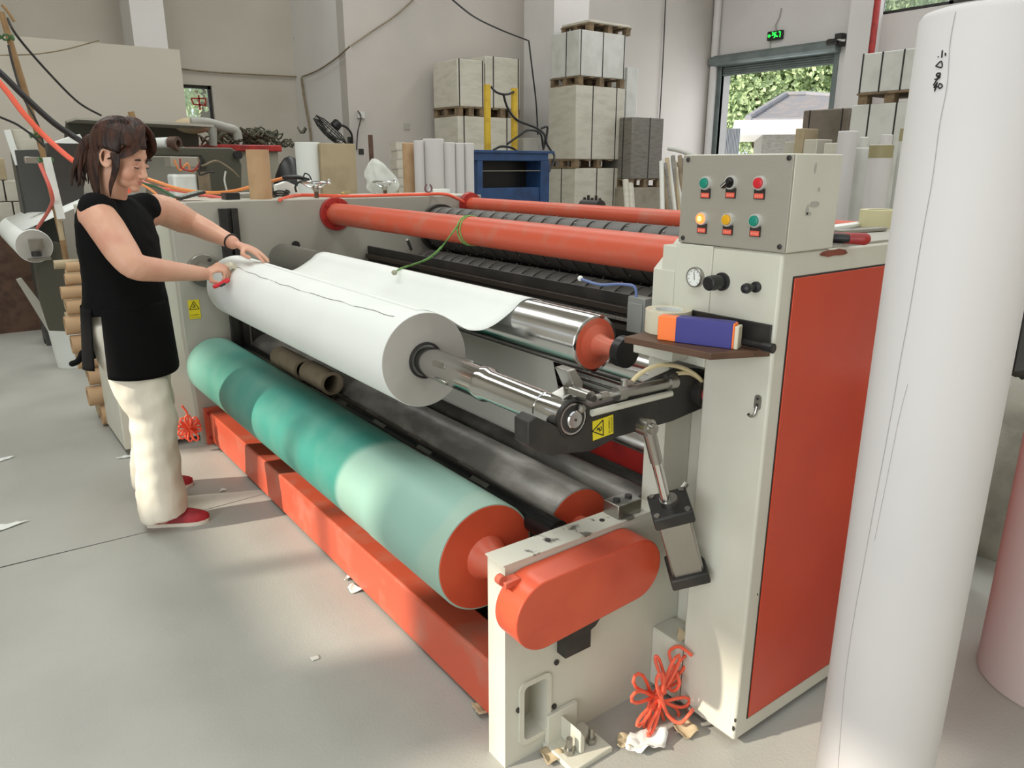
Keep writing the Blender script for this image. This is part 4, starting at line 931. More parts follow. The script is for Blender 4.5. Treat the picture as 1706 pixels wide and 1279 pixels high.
# shoes
def shoe(heel, toe):
    d = (toe-heel); L_ = d.length; d.normalize(); sd = V((-d.y, d.x, 0))
    o = MB(); prof = [(0, .026, .050), (.10, .033, .062), (.3, .036, .066), (.5, .040, .058), (.7, .045, .046), (.85, .041, .036), (.95, .028, .028), (1.0, .012, .020)]
    vs = []
    for t, ww, hh in prof:
        c = heel+d*L_*t
        for k in range(14):
            a = pi*k/13; vs.append(c+sd*ww*cos(a)+V((0, 0, .012+hh*max(0.0, sin(a))**.8)))
    fs = [(j*14+i, j*14+i+1, (j+1)*14+i+1, (j+1)*14+i) for j in range(7) for i in range(13)]+[(j*14, (j+1)*14, (j+1)*14+13, j*14+13) for j in range(7)]+[tuple(range(13, -1, -1)), tuple(range(98, 112))]
    o.add(vs, fs); sh_ = o.build('shoe', M_SHOE, W_, angle=60)
    s2 = MB(); vs = []
    for z in (.0, .015):
        for sgn in (1, -1):
            for t, ww, hh in (prof if sgn == 1 else prof[::-1]): vs.append(heel+d*L_*t+sd*sgn*(ww+.004)+V((0, 0, z)))
    n = 16; s2.add(vs, [tuple(range(15, -1, -1)), tuple(range(16, 32))]+[(i, (i+1) % n, n+(i+1) % n, n+i) for i in range(n)])
    s2.build('sole', M_SOLE, sh_)
shoe(at(250, 876, Z=0)+V((0, .015, 0)), at(349, 866, Z=0))
shoe(at(226, 822, Z=0), at(322, 806, Z=0))
# wristband and necklace
d = (Lwr-Lel).normalized(); c = Lwr-d*.012; x, y, _ = frame(d)
MB().tube([c+(x*cos(2*pi*k/24)+y*sin(2*pi*k/24))*.032 for k in range(24)], .0032, 8, closed=True).build('wristband', M_BLACK, W_)
c = TP(-.004, 0, 1.325); MB().tube([c+FW*.063*cos(2*pi*k/32)+LF*.060*sin(2*pi*k/32)+V((0, 0, -.018*cos(2*pi*k/32))) for k in range(32)], .0016, 6, closed=True).build('necklace', mat('gold_chain', (206, 170, 96), .3, .8), W_)
# tape dispenser roll under her hand and red cutter handle in it
tr_c = V((SX, 3.235, SZ)); 
tpx = MB(); a0, a1 = 128, 152
def tapefn(u, v): return V((SX+(.1362+.014*sin(pi*v))*cos(radians(a0+(a1-a0)*v)), 3.20+.045*u, SZ+(.1362+.014*sin(pi*v))*sin(radians(a0+(a1-a0)*v))))
p = at(384, 452, Y=3.235)
one('tape_roll', MB().ring(p+V((-.004, -.012, -.006)), p+V((.004, .030, .004)), .034, .024, 40), M_TAPE, 'roll of clear tape pressed on the paper roll under her right hand', 'tape')
rc = MB().mat(M_BTR).limb([at(358, 477, Y=3.13), at(366, 474, Y=3.13), at(379, 467, Y=3.14)], [.009, .0085, .010], 12).mat(M_BLACK).limb([at(368, 476, Y=3.123), at(374, 473, Y=3.123)], [.005, .005], 10)
one('tape_cutter', rc, None, 'small red plastic cutter held in her right hand', 'cutter')
# ================================================================== THINGS AROUND THE MACHINE
def pbx(px0, py0, px1, py1, Y, dY):
    """box whose front face stands on the plane Y between two pixels"""
    c = (py0+py1)/2; a, b_ = at(px0, c, Y=Y), at(px1, c, Y=Y); t = at((px0+px1)/2, py0, Y=Y); u = at((px0+px1)/2, py1, Y=Y)
    return (a.x, Y, u.z), (b_.x, Y+dY, t.z)
# ---- things on the tool shelf
zs = zS+.0005
p = at(1112, 552, Z=zs); p = V((p.x, p.y, zs))
o = thing('tape_roll', 'roll of wide clear packing tape lying flat on the brown shelf under the gauge', 'tape', p)
MB().ring(p, p+V((0, 0, .056)), .056, .034).build('tape', M_TAPE, o, bevel=.001)
MB().ring(p+V((0, 0, .001)), p+V((0, 0, .055)), .0342, .032).build('core', M_PAPER, o)
pA, pB = at(1094, 566, Z=zs), at(1228, 583, Z=zs); pA.z = pB.z = zs
d = (pB-pA).normalized(); s_ = V((-d.y, d.x, 0)); s_ = s_ if s_.x > 0 else -s_; L_ = (pB-pA).length
bo = thing('tape_dispenser', 'blue and orange block standing on the brown shelf in front of the tape roll', 'box', (pA+pB)/2)
def oblk(mb, a0, a1, dp, h0, h1, o=pA, dd=None, ss=None):
    dd, ss = dd or d, ss or s_
    return mb.add([o+dd*a+ss*b+V((0, 0, h)) for h in (h0, h1) for b in (0, dp) for a in (a0, a1)], [(0,2,3,1),(4,5,7,6),(0,1,5,4),(2,6,7,3),(0,4,6,2),(1,3,7,5)])
M_NEON = mat('neon_orange', (255, 128, 58), .5); M_BLU = mat('blue_sleeve', (54, 52, 130), .5)
oblk(MB(), 0, L_*.95, .03, .0, .057).build('block', M_NEON, bo, bevel=.003)
oblk(MB(), L_*.235, L_*.93, .034, .0, .0585, pA-s_*.002).build('sleeve', M_BLU, bo, bevel=.002)
oblk(MB(), L_*.95, L_, .03, .0, .052).build('end_cap', M_TAPE, bo, bevel=.002)
a, b_ = at(1240, 560, X=1.388), at(1291, 556, X=1.388); a.z = b_.z = zs+.0118
o = thing('torch', 'black metal torch lying on the right end of the brown shelf', 'torch', (a+b_)/2)
MB().lathe(a, b_-a, [(0, .0075), ((b_-a).length*.6, .0075), ((b_-a).length*.68, .0105), ((b_-a).length, .011)], 20).build('barrel', M_BLACK, o)
MB().cyl(b_-(b_-a).normalized()*.002, b_+(b_-a).normalized()*.0005, .0085).build('lens', M_DARK, o)
# ---- green twine on the orange pipe
M_TWINE = mat('green_twine', (118, 168, 92), .6, col2=(86, 132, 66), nscale=40)
def pipept(y, a, r=.0605): return V((1.762+r*cos(radians(a)), y, 1.187+r*sin(radians(a))))
yk = at(765, 380, X=1.71).y
tw = thing('twine', 'green twine knotted round the orange pipe and hanging onto the white paper', 'twine', pipept(yk, 180))
MB().tube([pipept(yk+.01*sin(radians(a)), a) for a in range(0, 360, 15)], .004, 6, closed=True).build('loop', M_TWINE, tw)
MB().tube([pipept(yk-.02+.012*sin(radians(a)), a) for a in range(0, 360, 15)], .003, 6, closed=True).build('loop', M_TWINE, tw)
MB().tube(spline([pipept(yk, 150), at(752, 390, X=1.67), at(735, 412, X=1.64), at(715, 430, X=1.60), at(690, 440, Z=1.062), at(668, 447, Z=1.058), at(657, 454, Z=1.056)]), [.005]*8+[.0035]*8+[.006]*12+[.0045]*12+[.0045]*9, 6, .5).build('strand', M_TWINE, tw)
MB().blob(at(657, 454, Z=1.058), (.010, .014, .010)).build('knot', mat('grey_knot', (150, 150, 130), .7), tw)
# ---- on top of the near cabinet
z1 = ZT+.0065
a, b_ = at(1366, 402, Z=z1+.012), at(1446, 398, Z=z1+.012); a = V((1.64, 1.015, z1+.013)); b_ = at(1440, 398, Z=z1+.013)
o = thing('red_handled_clamp', 'red and black handle lying on top of the cabinet beside the control box', 'tool', (a+b_)/2)
MB().limb([a, a.lerp(b_, .5), b_], [.0125, .0125, .014], 14).build('handle', M_RED, o)
MB().limb([a+V((-.004, -.006, 0)), a.lerp(b_, .62)+V((0, -.006, 0))], [.0115, .0115], 14).build('grip', M_BLACK, o)
p = at(1465, 378, Z=z1)
o = thing('masking_tape_roll', 'pale yellow tape roll lying on the cabinet top behind the tall white roll', 'tape', (p.x, p.y, z1))
MB().ring((p.x, p.y, z1), (p.x, p.y, z1+.05), .058, .038).build('tape', mat('cream_tape', (206, 200, 160), .5), o)
for i, (x0, y0, x1, y1) in enumerate(((1375, 386, 1446, 376), (1405, 390, 1478, 385))):
    a, b_ = at(x0, y0, Z=z1), at(x1, y1, Z=z1)
    mb = MB(); dd = (b_-a).normalized(); ss = V((-dd.y, dd.x, 0))
    one('flat_bar', oblk(mb, 0, (b_-a).length, .035, .0, .010, V((a.x, a.y, z1+.0005)), dd, ss), M_STEEL if i else M_PAPER, ('flat grey steel' if i else 'flat white')+' bar lying on the cabinet top behind the control box', 'bar', 'bars on the cabinet top', bevel=.002)
# valve cluster at the back edge of the machine
p = at(986, 350, X=2.80)
vb = MB().mat(M_DARK).box((p.x-.03, p.y-.05, 0.9), (p.x+.03, p.y+.05, p.z)).cyl((p.x, p.y-.07, p.z+.02), (p.x, p.y+.07, p.z+.02), .035, n=18)
for k in range(5): vb.cyl((p.x, p.y-.06+k*.03, p.z+.03), (p.x, p.y-.06+k*.03, p.z+.065+.012*(k % 2)), .008, n=8)
vb.build('valve_block', None, MC)

# ---- tall foreground paper roll
az_ = radians(66.85); c = V((1.5*sin(az_), 1.5*cos(az_), 0))
FR = thing('paper_roll', 'tall white paper roll standing upright in the right foreground with pen marks near its top', 'paper roll', (c.x, c.y, 0))
zt_ = at(1600, 6, D=1.42).z
mb = MB(); n = 72; R_ = .1086
mb.lathe((c.x, c.y, 0), (0, 0, 1), [(0, R_-.002), (.003, R_), (zt_-.012, R_), (zt_-.003, R_-.006), (zt_, R_-.016)], 72)
mb.build('paper', M_PAPERL, FR, angle=50)
MB().ring((c.x, c.y, zt_-.01), (c.x, c.y, zt_+.004), .045, .036).build('core_tube', M_CARD, FR)
# seam of the outer sheet and the pen marks
def onroll(px, py, r=R_+.0006):
    dd = _f + _r*((px-853)/FPX) - _u*((py-639.5)/FPX); A2 = dd.x**2+dd.y**2; B2 = -2*(dd.x*c.x+dd.y*c.y); C2 = c.x**2+c.y**2-r*r
    q_ = B2*B2-4*A2*C2
    if q_ < 0: q_ = 0
    return CAM+dd*((-B2-sqrt(q_))/(2*A2))
seam = [onroll(x, y) for x, y in ((1592, 20), (1583, 70), (1578, 140), (1565, 210), (1553, 300), (1535, 400), (1515, 520), (1500, 600), (1490, 660), (1472, 760), (1455, 850), (1437, 950), (1424, 1020), (1408, 1130), (1396, 1279))]
sm = MB().tube(spline(seam, 6), .0006, 5).tube(spline([q_+V((.0, 0, 0)) for q_ in [onroll(x+7, y) for x, y in ((1505, 640), (1490, 700), (1470, 800), (1450, 900))]], 6), .0004, 4)
sm.build('sheet_seam', mat('sheet_edge', (172, 168, 165), .8), FR)
ink = MB()
for st in (((1563, 94), (1563, 95)), ((1570, 84), (1569, 96)), ((1575, 88), (1575, 93)), ((1559, 110), (1568, 102), (1569, 112), (1559, 110)),
           ((1567, 122), (1562, 122), (1560, 126), (1566, 127), (1563, 131), (1557, 132)), ((1567, 123), (1560, 134), (1555, 142)), ((1561, 128), (1567, 124)),
           ((1562, 137), (1556, 146), (1563, 144)), ((1561, 139), (1557, 152)), ((1563, 143), (1566, 139), (1570, 143), (1566, 147), (1563, 144))):
    pts = [onroll(x, y) for x, y in st]
    ink.tube(pts if len(pts) < 3 else spline(pts, 4), .0011, 5)
ink.build('pen_marks', M_INK, FR)
# second roll at the right edge
c2 = V((2.396, .557, 0))
o = thing('paper_roll', 'short fat pinkish white paper roll standing on the floor at the right edge', 'paper roll', (c2.x, c2.y, 0))
MB().lathe((c2.x, c2.y, 0), (0, 0, 1), [(0, .20), (.004, .203), (.80, .20), (.81, .19)], 56).build('paper', mat('pinkish_paper', (198, 184, 180), .7), o)
MB().ring((c2.x, c2.y, .80), (c2.x, c2.y, .815), .05, .04).build('core_tube', M_CARD, o)
# plastic wrapped bundle, black post and shelf behind it
p = at(1672, 945, Z=0.0)
mb = MB()
def bag(u, v):
    a = 2*pi*u; r = (.30+.05*noise.noise(V((3*cos(a), 3*sin(a), v*2))))*(sin(pi*min(.98, .22+.78*v)))**.45
    return V((p.x+.26+r*cos(a), p.y+.1+r*1.0*sin(a), (.68*v)+.012*noise.noise(V((6*cos(a), 6*sin(a), v*6)))))
mb.grid(bag, 48, 24, True); one('plastic_bundle', mb, mat('wrapped_bundle', (160, 156, 144), .35, col2=(132, 128, 118), nscale=6, bump=.6, bscale=10), 'crumpled plastic wrapped bundle on the floor between the two white rolls', 'bundle', angle=180)
a = at(1655, 700, D=3.6)
one('black_post', MB().box((a.x+.0, a.y-.04, 0), (a.x+.17, a.y+.06, 1.25)), M_BLACK, 'black upright post behind the tall foreground roll', 'post', bevel=.004)
a = at(1690, 640, D=4.6)
cr = thing('storage_rack', 'grey rack with small cartons behind the black post at the right edge', 'rack', (a.x+.3, a.y, 0))
MB().box((a.x, a.y-.5, .02), (a.x+.6, a.y+.3, .05)).box((a.x, a.y-.5, .78), (a.x+.6, a.y+.3, .82)).build('shelf', M_PAPER, cr)
for dx in (0, .56): MB().box((a.x+dx, a.y-.5, 0), (a.x+dx+.04, a.y-.46, 1.3)).build('leg', M_GREY, cr)
one('carton', MB().box((a.x+.05, a.y-.42, .82), (a.x+.45, a.y, 1.12)), M_WRAP, 'small pale carton on the grey rack at the right edge', 'box', bevel=.004)

# ---- pallet loads
def load(label, group, lo, hi, m, fs=(), ss=(), pallet=.14, name='pallet_load', lean=0.0):
    lo, hi = V(lo), V(hi); t = thing(name, label, 'stack of paper', ((lo.x+hi.x)/2, (lo.y+hi.y)/2, lo.z), group)
    z0 = lo.z+pallet
    mb = MB(); nx, ny, nz = 10, 8, 14; rnd = random.Random(int(lo.x*100+lo.z*10))
    mb.box((lo.x, lo.y, z0), (hi.x, hi.y, hi.z)); mb.build('wrapped_paper', m, t, bevel=.015)
    for f in fs:
        x = lo.x+(hi.x-lo.x)*f; MB().box((x-.010, lo.y-.004, z0), (x+.010, lo.y-.001, hi.z+.003)).build('strap', M_DARK, t)
    for f in ss:
        y = lo.y+(hi.y-lo.y)*f; MB().box((lo.x-.004, y-.010, z0), (lo.x-.001, y+.010, hi.z+.003)).build('strap', M_DARK, t)
    if pallet:
        pm = MB()
        for k in range(3):
            x = lo.x+(hi.x-lo.x-.1)*k/2
            for j in range(3): y = lo.y+(hi.y-lo.y-.1)*j/2; pm.box((x, y, lo.z+.022), (x+.1, y+.1, z0-.022))
            pm.box((x, lo.y, lo.z), (x+.1, hi.y, lo.z+.022))
        for k in range(5):
            x = lo.x-.01+(hi.x-lo.x-.08)*k/4; pm.box((x, lo.y-.01, z0-.022), (x+.1, hi.y+.01, z0-.001))
        pm.build('pallet', M_WOOD, t)
    return t
G1 = 'wrapped pallet loads stacked by the column'
Xa, Xb, Ya, Yb = 8.76, 9.82, 10.02, 10.75
zz = [0.0, at(964, 280, D=13.3).z, at(964, 141, D=13.3).z, at(964, 48, D=13.3).z]
load('cream wrapped pallet load at the bottom of the tall stack by the column', G1, (Xa-.02, Ya, 0), (Xb, Yb, zz[1]), M_WRAP, (.45, .83), (.5,))
load('cream wrapped pallet load in the middle of the tall stack by the column', G1, (Xa-.04, Ya, zz[1]+.002), (Xb+.01, Yb, zz[2]), M_WRAP, (.33, .82), ())
load('whiter pallet load with dark straps third up in the tall stack by the column', G1, (Xa, Ya, zz[2]+.002), (Xb-.02, Yb, zz[3]), M_WRAPW, (.03, .5, .97), (.45,))
zt2 = at(1000, 28, D=13.3).z
load('low load of loose cream sheets on the very top of the tall stack', G1, (Xa+.22, Ya+.02, zz[3]+.004), (Xb+.1, Yb, zt2), M_WRAP, (), (), .12)
# tall white slabs and grey stack to the right of it
lo, hi = pbx(1042, 112, 1060, 290, 10.6, .5); one('paper_slab', MB().box((lo[0], lo[1], 0), hi), M_WRAPW, 'tall white wrapped slab standing right behind the tall stack', 'paper stack', bevel=.01)
G2 = 'grey wrapped loads right of the tall stack'
lo, hi = pbx(1052, 196, 1104, 302, 9.7, .7)
g0 = load('dark grey shrink wrapped pallet load on top of the pair right of the tall stack', G2, (lo[0], lo[1], lo[2]-.1), hi, M_WRAPG, (.55,), (.3,))
lo2, hi2 = pbx(1044, 300, 1104, 360, 9.7, .7)
load('brownish grey load under the dark shrink wrapped one right of the tall stack', G2, (lo[0]-.05, lo[1], 0), (hi[0]+.02, hi[1], lo[2]-.102), mat('brown_grey_wrap', (146, 138, 122), .6, col2=(130, 122, 106), nscale=5), (), (), .12)
# left pallet load behind the press
G3 = 'cream loads against the back wall behind the blue press'
zm = at(800, 192, Y=10.9).z
lo, hi = pbx(762, 100, 866, 190, 10.9, .75)
load('cream strapped pallet load, upper one behind the yellow press posts', G3, (lo[0], lo[1], zm-.02), (lo[0]+(hi[0]-lo[0])*.42, hi[1], hi[2]-.02), M_WRAP, (.07, .93), ())
load('cream strapped pallet load against the column, upper one at the right of the yellow posts', G3, (lo[0]+(hi[0]-lo[0])*.44, lo[1], zm-.02), (hi[0], hi[1], hi[2]+.06), M_WRAP, (.22, .95), ())
load('cream pallet load below, mostly hidden behind the blue press', G3, (lo[0], lo[1], 0), (hi[0]-.1, hi[1], zm-.022), M_WRAP, (.1, .5, .85), ())
# right hand loads near the door
G4 = 'white loads right of the shutter door'
e = at(1410, 200, X=9.0)
lo, hi = pbx(1413, 170, 1512, 235, 5.35, 1.1)
def xload(label, px0, px1, pt, pb, X, dX, m, straps, pal, grp, zfix=None):
    cpy = (pt+pb)/2; y0, y1 = at(px0, cpy, X=X).y, at(px1, cpy, X=X).y; pc = (px0+px1)/2
    z1_, z0_ = at(pc, pt, X=X).z, at(pc, pb, X=X).z
    if zfix is not None: z0_ = zfix
    t = thing('pallet_load', label, 'stack of paper', (X+dX/2, (y0+y1)/2, z0_), grp)
    MB().box((X, y1, z0_+pal), (X+dX, y0, z1_)).build('wrapped_paper', m, t, bevel=.015)
    for f in straps:
        y = y0+(y1-y0)*f; MB().box((X-.004, y-.010, z0_+pal), (X-.001, y+.010, z1_)).build('strap', M_DARK, t)
    if pal:
        pm = MB()
        for k in range(3):
            y = y1+(y0-y1-.12)*k/2; pm.box((X+.02, y, z0_), (X+.14, y+.12, z0_+pal-.022))
        pm.box((X-.01, y1-.01, z0_+pal-.022), (X+dX, y0+.01, z0_+pal-.001)); pm.build('pallet', M_WOOD, t)
    return z0_, z1_
z0_, z1_ = xload('white wrapped load at the right wall, the lower one under a pallet', 1415, 1520, 172, 250, 9.5, .9, M_WRAPW, (.3, .72), 0, G4, 0.0)
xload('white strapped load on its pallet, topmost right of the shutter door', 1433, 1540, 84, 168, 9.5, .9, M_WRAPW, (.02, .33, .66), .13, G4, z1_+.002)
z0_, z1_ = xload('brown grey wrapped load in front of the shutter door opening', 1335, 1412, 182, 260, 10.2, .8, mat('brown_wrap', (122, 112, 100), .5, col2=(104, 94, 82), nscale=3, bump=.2, bscale=6), (.15, .85), 0, 'loads by the door', 0.0)
for i, (a0, a1, pt, nm) in enumerate(((1306, 1322, 236, 'leftmost'), (1322, 1336, 214, 'taller'), (1338, 1360, 232, 'creased'), (1372, 1398, 238, 'rightmost'))):
    X = 9.8-.25*i; y0, y1 = at(a0, 250, X=X).y, at(a1, 250, X=X).y
    one('carton', MB().box((X, y1, 0), (X+.35, y0, at((a0+a1)/2, pt, X=X).z)), M_CARTON if i in (1,) else M_WRAP, nm+' pale carton in front of the brown grey load by the door', 'box', 'cartons by the door', bevel=.01)

# ---- standing rolls behind the cabinet, right
M_BAND = mat('olive_tape_band', (150, 142, 104), .5)
def stand_roll(px0, px1, ptop, D, m, label, grp, band=False, name='paper_roll', cat='paper roll', hollow=True):
    a, b_ = at(px0, 300, D=D), at(px1, 300, D=D); w_ = (b_-a).length/2; cc = at((px0+px1)/2, 300, D=D+w_); zt = at((px0+px1)/2, ptop, D=D+w_*.3).z
    t = thing(name, label, cat, (cc.x, cc.y, 0), grp)
    MB().lathe((cc.x, cc.y, 0), (0, 0, 1), [(0, w_), (zt-.004, w_), (zt, w_-.004)], 40).build('paper', m, t)
    MB().ring((cc.x, cc.y, zt-.01), (cc.x, cc.y, zt+.001), w_*.45, w_*.36, 24).build('core_tube', M_CARD, t)
    if band: MB().ring((cc.x, cc.y, zt-.07), (cc.x, cc.y, zt-.002), w_+.001, w_-.004, 40).build('tape_band', M_BAND, t)
    return t
G5 = 'white rolls standing behind the control box'
stand_roll(1387, 1420, 218, 5.0, M_PAPERL, 'slim white roll with torn top, leftmost standing behind the control box', G5)
stand_roll(1416, 1449, 246, 5.2, M_WRAPW, 'whiter slim roll, second from the left behind the control box', G5)
stand_roll(1441, 1482, 241, 4.8, M_PAPERL, 'white roll with an olive tape band at its top behind the control box', G5, True)
stand_roll(1488, 1520, 213, 4.9, M_WRAPW, 'wider white roll with olive rim beside the tall foreground roll', G5, True)
stand_roll(1424, 1438, 228, 5.6, M_WRAPW, 'thin short roll end peeking above the second roll behind the control box', G5)
stand_roll(1458, 1478, 224, 5.7, M_PAPERL, 'thin roll wrapped in clear film behind the olive banded roll', G5)

# ---- rolls standing behind the far housing
G6 = 'rolls standing behind the machine by the back wall'
for i, (a0, a1, pt, D, m, lb) in enumerate(((495, 537, 237, 6.6, M_PAPER, 'wide white roll standing left of the brown carton'), (672, 693, 238, 6.3, M_CARD, 'brown cardboard tube standing left of the white rolls'),
      (691, 708, 234, 6.2, M_PAPERL, 'white roll next to the brown tube, first of the row'), (706, 741, 231, 6.2, M_PAPERL, 'widest white roll in the row right of the brown tube'),
      (739, 759, 237, 6.25, M_PAPERL, 'white roll right of the widest one in the row'), (757, 774, 238, 6.3, M_PAPERL, 'second last white roll of the row beside the blue press'), (772, 790, 238, 6.35, M_PAPERL, 'last white roll of the row beside the blue press'))):
    stand_roll(a0, a1, pt, D, m, lb, G6, name='cardboard_tube' if m is M_CARD else 'paper_roll', cat='tube' if m is M_CARD else 'paper roll')
a, b_ = at(538, 300, D=6.6), at(588, 300, D=6.8); zt = at(560, 239, D=6.7).z
one('carton', MB().box((a.x, a.y, 0), (b_.x, a.y+.3, zt)), M_CARTON, 'tall brown carton standing between the white roll and the wall fan', 'box', bevel=.004)
lo, hi = pbx(584, 300, 596, 330, 6.6, .2)
for i in range(6):
    zb = at(668, 325-15*i, Y=6.2).z; zt = at(668, 325-15*i-13.5, Y=6.2).z; a = at(664-(i % 2)*2, 300, Y=6.2)
    one('paper_pad', MB().box((a.x, 6.2, zb if i else 0), (a.x+.085, 6.32, zt)), M_WRAP, ['lowest', 'second lowest', 'third lowest', 'third highest', 'second highest', 'topmost'][i]+' white pad of the slim stack left of the brown tube', 'paper pad', 'slim stack of pads')
a = at(624, 300, Y=6.0); one('metal_rod', MB().cyl((a.x, 6.0, 0), (a.x-.02, 6.0, at(621, 225, Y=6.0).z), .020, n=14), M_DWOOD, 'brown rod standing upright above the white plastic bag', 'rod')
# ---- things on the far housing
zf = ZT+.0005
def zt_at(px, py): return at(px, py, Z=zf)
b = at(440, 334, Y=4.16); zt = at(440, 249, Y=4.16).z
o = thing('cardboard_tube', 'short brown cardboard tube standing on the far housing of the machine', 'tube', (b.x, 4.19, zf))
wdt = (at(461, 300, Y=4.16).x-at(422, 300, Y=4.16).x)/2*.93
MB().ring((b.x, 4.2, zf), (b.x, 4.2, zt), wdt, wdt*.84, 48).build('tube', M_CARD, o)
def handwheel(px, Y, ptop, r, label):
    zc = at(px, ptop, Y=Y).z; x = at(px, ptop, Y=Y).x
    t = thing('handwheel', label, 'handwheel', (x, Y, zf), 'handwheels on the far housing')
    MB().tube([(x+r*cos(2*pi*k/40), Y+r*sin(2*pi*k/40), zc) for k in range(40)], .008, 10, closed=True).build('rim', M_CHROME, t)
    sp = []
    for k in range(3):
        a = 2*pi*k/3+.4; MB().tube(spline([(x+.01*cos(a), Y+.01*sin(a), zc-.03), (x+r*.5*cos(a), Y+r*.5*sin(a), zc-.025), (x+r*cos(a), Y+r*sin(a), zc)]), .006, 8).build('spoke', M_CHROME, t)
    MB().lathe((x, Y, zc-.05), (0, 0, 1), [(0, .014), (.012, .02), (.03, .02), (.034, .012)], 20).build('hub', M_STEEL, t)
    MB().cyl((x, Y, zf), (x, Y, zc-.045), .0125, n=16).build('spindle', M_DWOOD, t)
    MB().limb([(x+r, Y, zc), (x+r, Y, zc+.012)], [.008, .008], 8).build('knob', M_CHROME, t)
handwheel(526, 4.18, 304, .078, 'chrome handwheel nearer the cardboard tube on the far housing')
handwheel(641, 4.40, 303, .070, 'chrome handwheel in front of the white plastic bag')
# lever / brake handle
MBb = MB().mat(M_BLACK).limb([at(474, 296, Y=4.3), at(496, 295, Y=4.3), at(514, 299, Y=4.3)], [.013, .013, .008], 12).tube(spline([at(510, 300, Y=4.28), at(497, 304, Y=4.28), at(492, 312, Y=4.28), at(494, 320, Y=4.28)]), .006, 8)
MBb.tube(spline([at(505, 297, Y=4.3), at(508, 289, Y=4.3), at(515, 292, Y=4.3), at(519, 300, Y=4.3)]), .004, 8)
one('pistol_grip', MBb, None, 'black grip with a curved trigger lying by the nearer chrome handwheel', 'tool')
lo, hi = pbx(462, 302, 500, 330, 4.4, .1); one('paper_sheet', MB().xz([(lo[0], zf), (hi[0], zf), (hi[0]-.01, hi[2]-.03), (lo[0]+.06, hi[2]), (lo[0], hi[2]-.02)], 4.4, 4.46), M_PAPER, 'white folded sheet standing behind the black grip on the far housing', 'paper', bevel=.002)
# plastic bag
p = at(640, 328, Y=4.5); ztb = at(632, 264, Y=4.5).z; hb_ = ztb-zf
def bagf(u, v):
    a = 2*pi*u; prof = [.085, .105, .112, .11, .105, .095, .082, .066, .03][min(8, int(v*8))]; nx = min(8, int(v*8)+1); f = v*8-int(v*8); pr2 = [.085, .105, .112, .11, .105, .095, .082, .066, .03][nx]
    r = prof*(1-f)+pr2*f; r *= 1+.30*noise.noise(V((1.5*cos(a)+3, 1.5*sin(a), v*3.5)))+.05*sin(a*7+v*5)
    return V((p.x-.05*v*v+r*cos(a), 4.5+r*.5*sin(a), zf+hb_*(v+.08*v*cos(a+2.2)-.08*v)))
bg_ = MB().grid(bagf, 48, 26, True); one('plastic_bag', bg_, M_BAG, 'white translucent plastic bag standing behind the farther handwheel', 'bag', angle=180)
# clip, pliers, small box
one('brass_fitting', MB().limb([zt_at(571, 326)+V((0, 0, .012)), zt_at(583, 324)+V((0, 0, .014))], [.012, .010], 10), mat('brass', (170, 150, 96), .4, .7), 'small brass fitting lying between the two handwheels', 'fitting')
b = at(714, 326, Y=4.45); pl = MB()
for s_ in (1, -1): pl.tube(spline([(b.x+.004*s_, 4.45, zf+.004), (b.x+.022*s_, 4.45, zf+.018), (b.x+.024*s_, 4.45, zf+.040), (b.x+.012*s_, 4.45, zf+.055)]), .006, 8)
one('pliers', pl, mat('mauve_grip', (110, 76, 84), .5), 'small tool with two curved mauve handles near the rear orange pipe', 'tool')
lo, hi = pbx(722, 315, 750, 328, 4.45, .06); one('small_box', MB().box((lo[0], 4.45, zf), hi), M_PAPER, 'small white open box behind the rear orange pipe flange', 'box', bevel=.002)
# calculator
a, b_ = at(301, 334, Y=4.14), at(338, 332, Y=4.14)
o = thing('calculator', 'grey desk calculator propped on the left end of the far housing', 'calculator', ((a.x+b_.x)/2, 4.2, zf))
Rc = Matrix.Rotation(radians(-14), 3, 'Y')
MB().box((a.x, 4.15, zf+.004), (a.x+.135, 4.27, zf+.018), Rc, (a.x, 4.2, zf+.004)).build('case', M_DARK, o, bevel=.003)
for r_i in range(4):
    for c_i in range(5):
        x = a.x+.012+c_i*.018; y = 4.16+r_i*.024
        MB().box((x, y, zf+.018), (x+.013, y+.016, zf+.022), Rc, (a.x, 4.2, zf+.004)).build('key', mat('pale_key', (176, 180, 172), .5), o)
MB().box((a.x+.105, 4.16, zf+.018), (a.x+.13, 4.26, zf+.020), Rc, (a.x, 4.2, zf+.004)).build('display', mat('calculator_display', (150, 160, 142), .2), o)
lo, hi = pbx(376, 322, 400, 334, 4.2, .1); o = one('switch_box', MB().box((lo[0], 4.2, zf), (hi[0], 4.28, zf+.035)), M_BLACK, 'small black box between the calculator and the cardboard tube', 'box', bevel=.002)
c = at(415, 330, Y=4.3); cp = MB()
for k in range(3): cp.tube([(c.x+.02+(.075+.006*k)*cos(2*pi*i/36), 4.32+(.05+.004*k)*sin(2*pi*i/36), zf+.008+.009*k) for i in range(36)], .005, 8, closed=True)
one('cable_coil', cp, M_WRAPW, 'coiled white cable lying behind the brown cardboard tube', 'cable')
cp = MB(); c = at(466, 330, Y=4.35)
for k in range(3): cp.tube([(c.x+(.05+.01*k)*cos(2*pi*i/30), 4.38+.04*sin(2*pi*i/30), zf+.006+.012*k+.006*sin(6*pi*i/30)) for i in range(30)], .005, 8, closed=True)
one('cable_coil', cp, M_DARK, 'tangle of dark cable lying just right of the cardboard tube', 'cable')
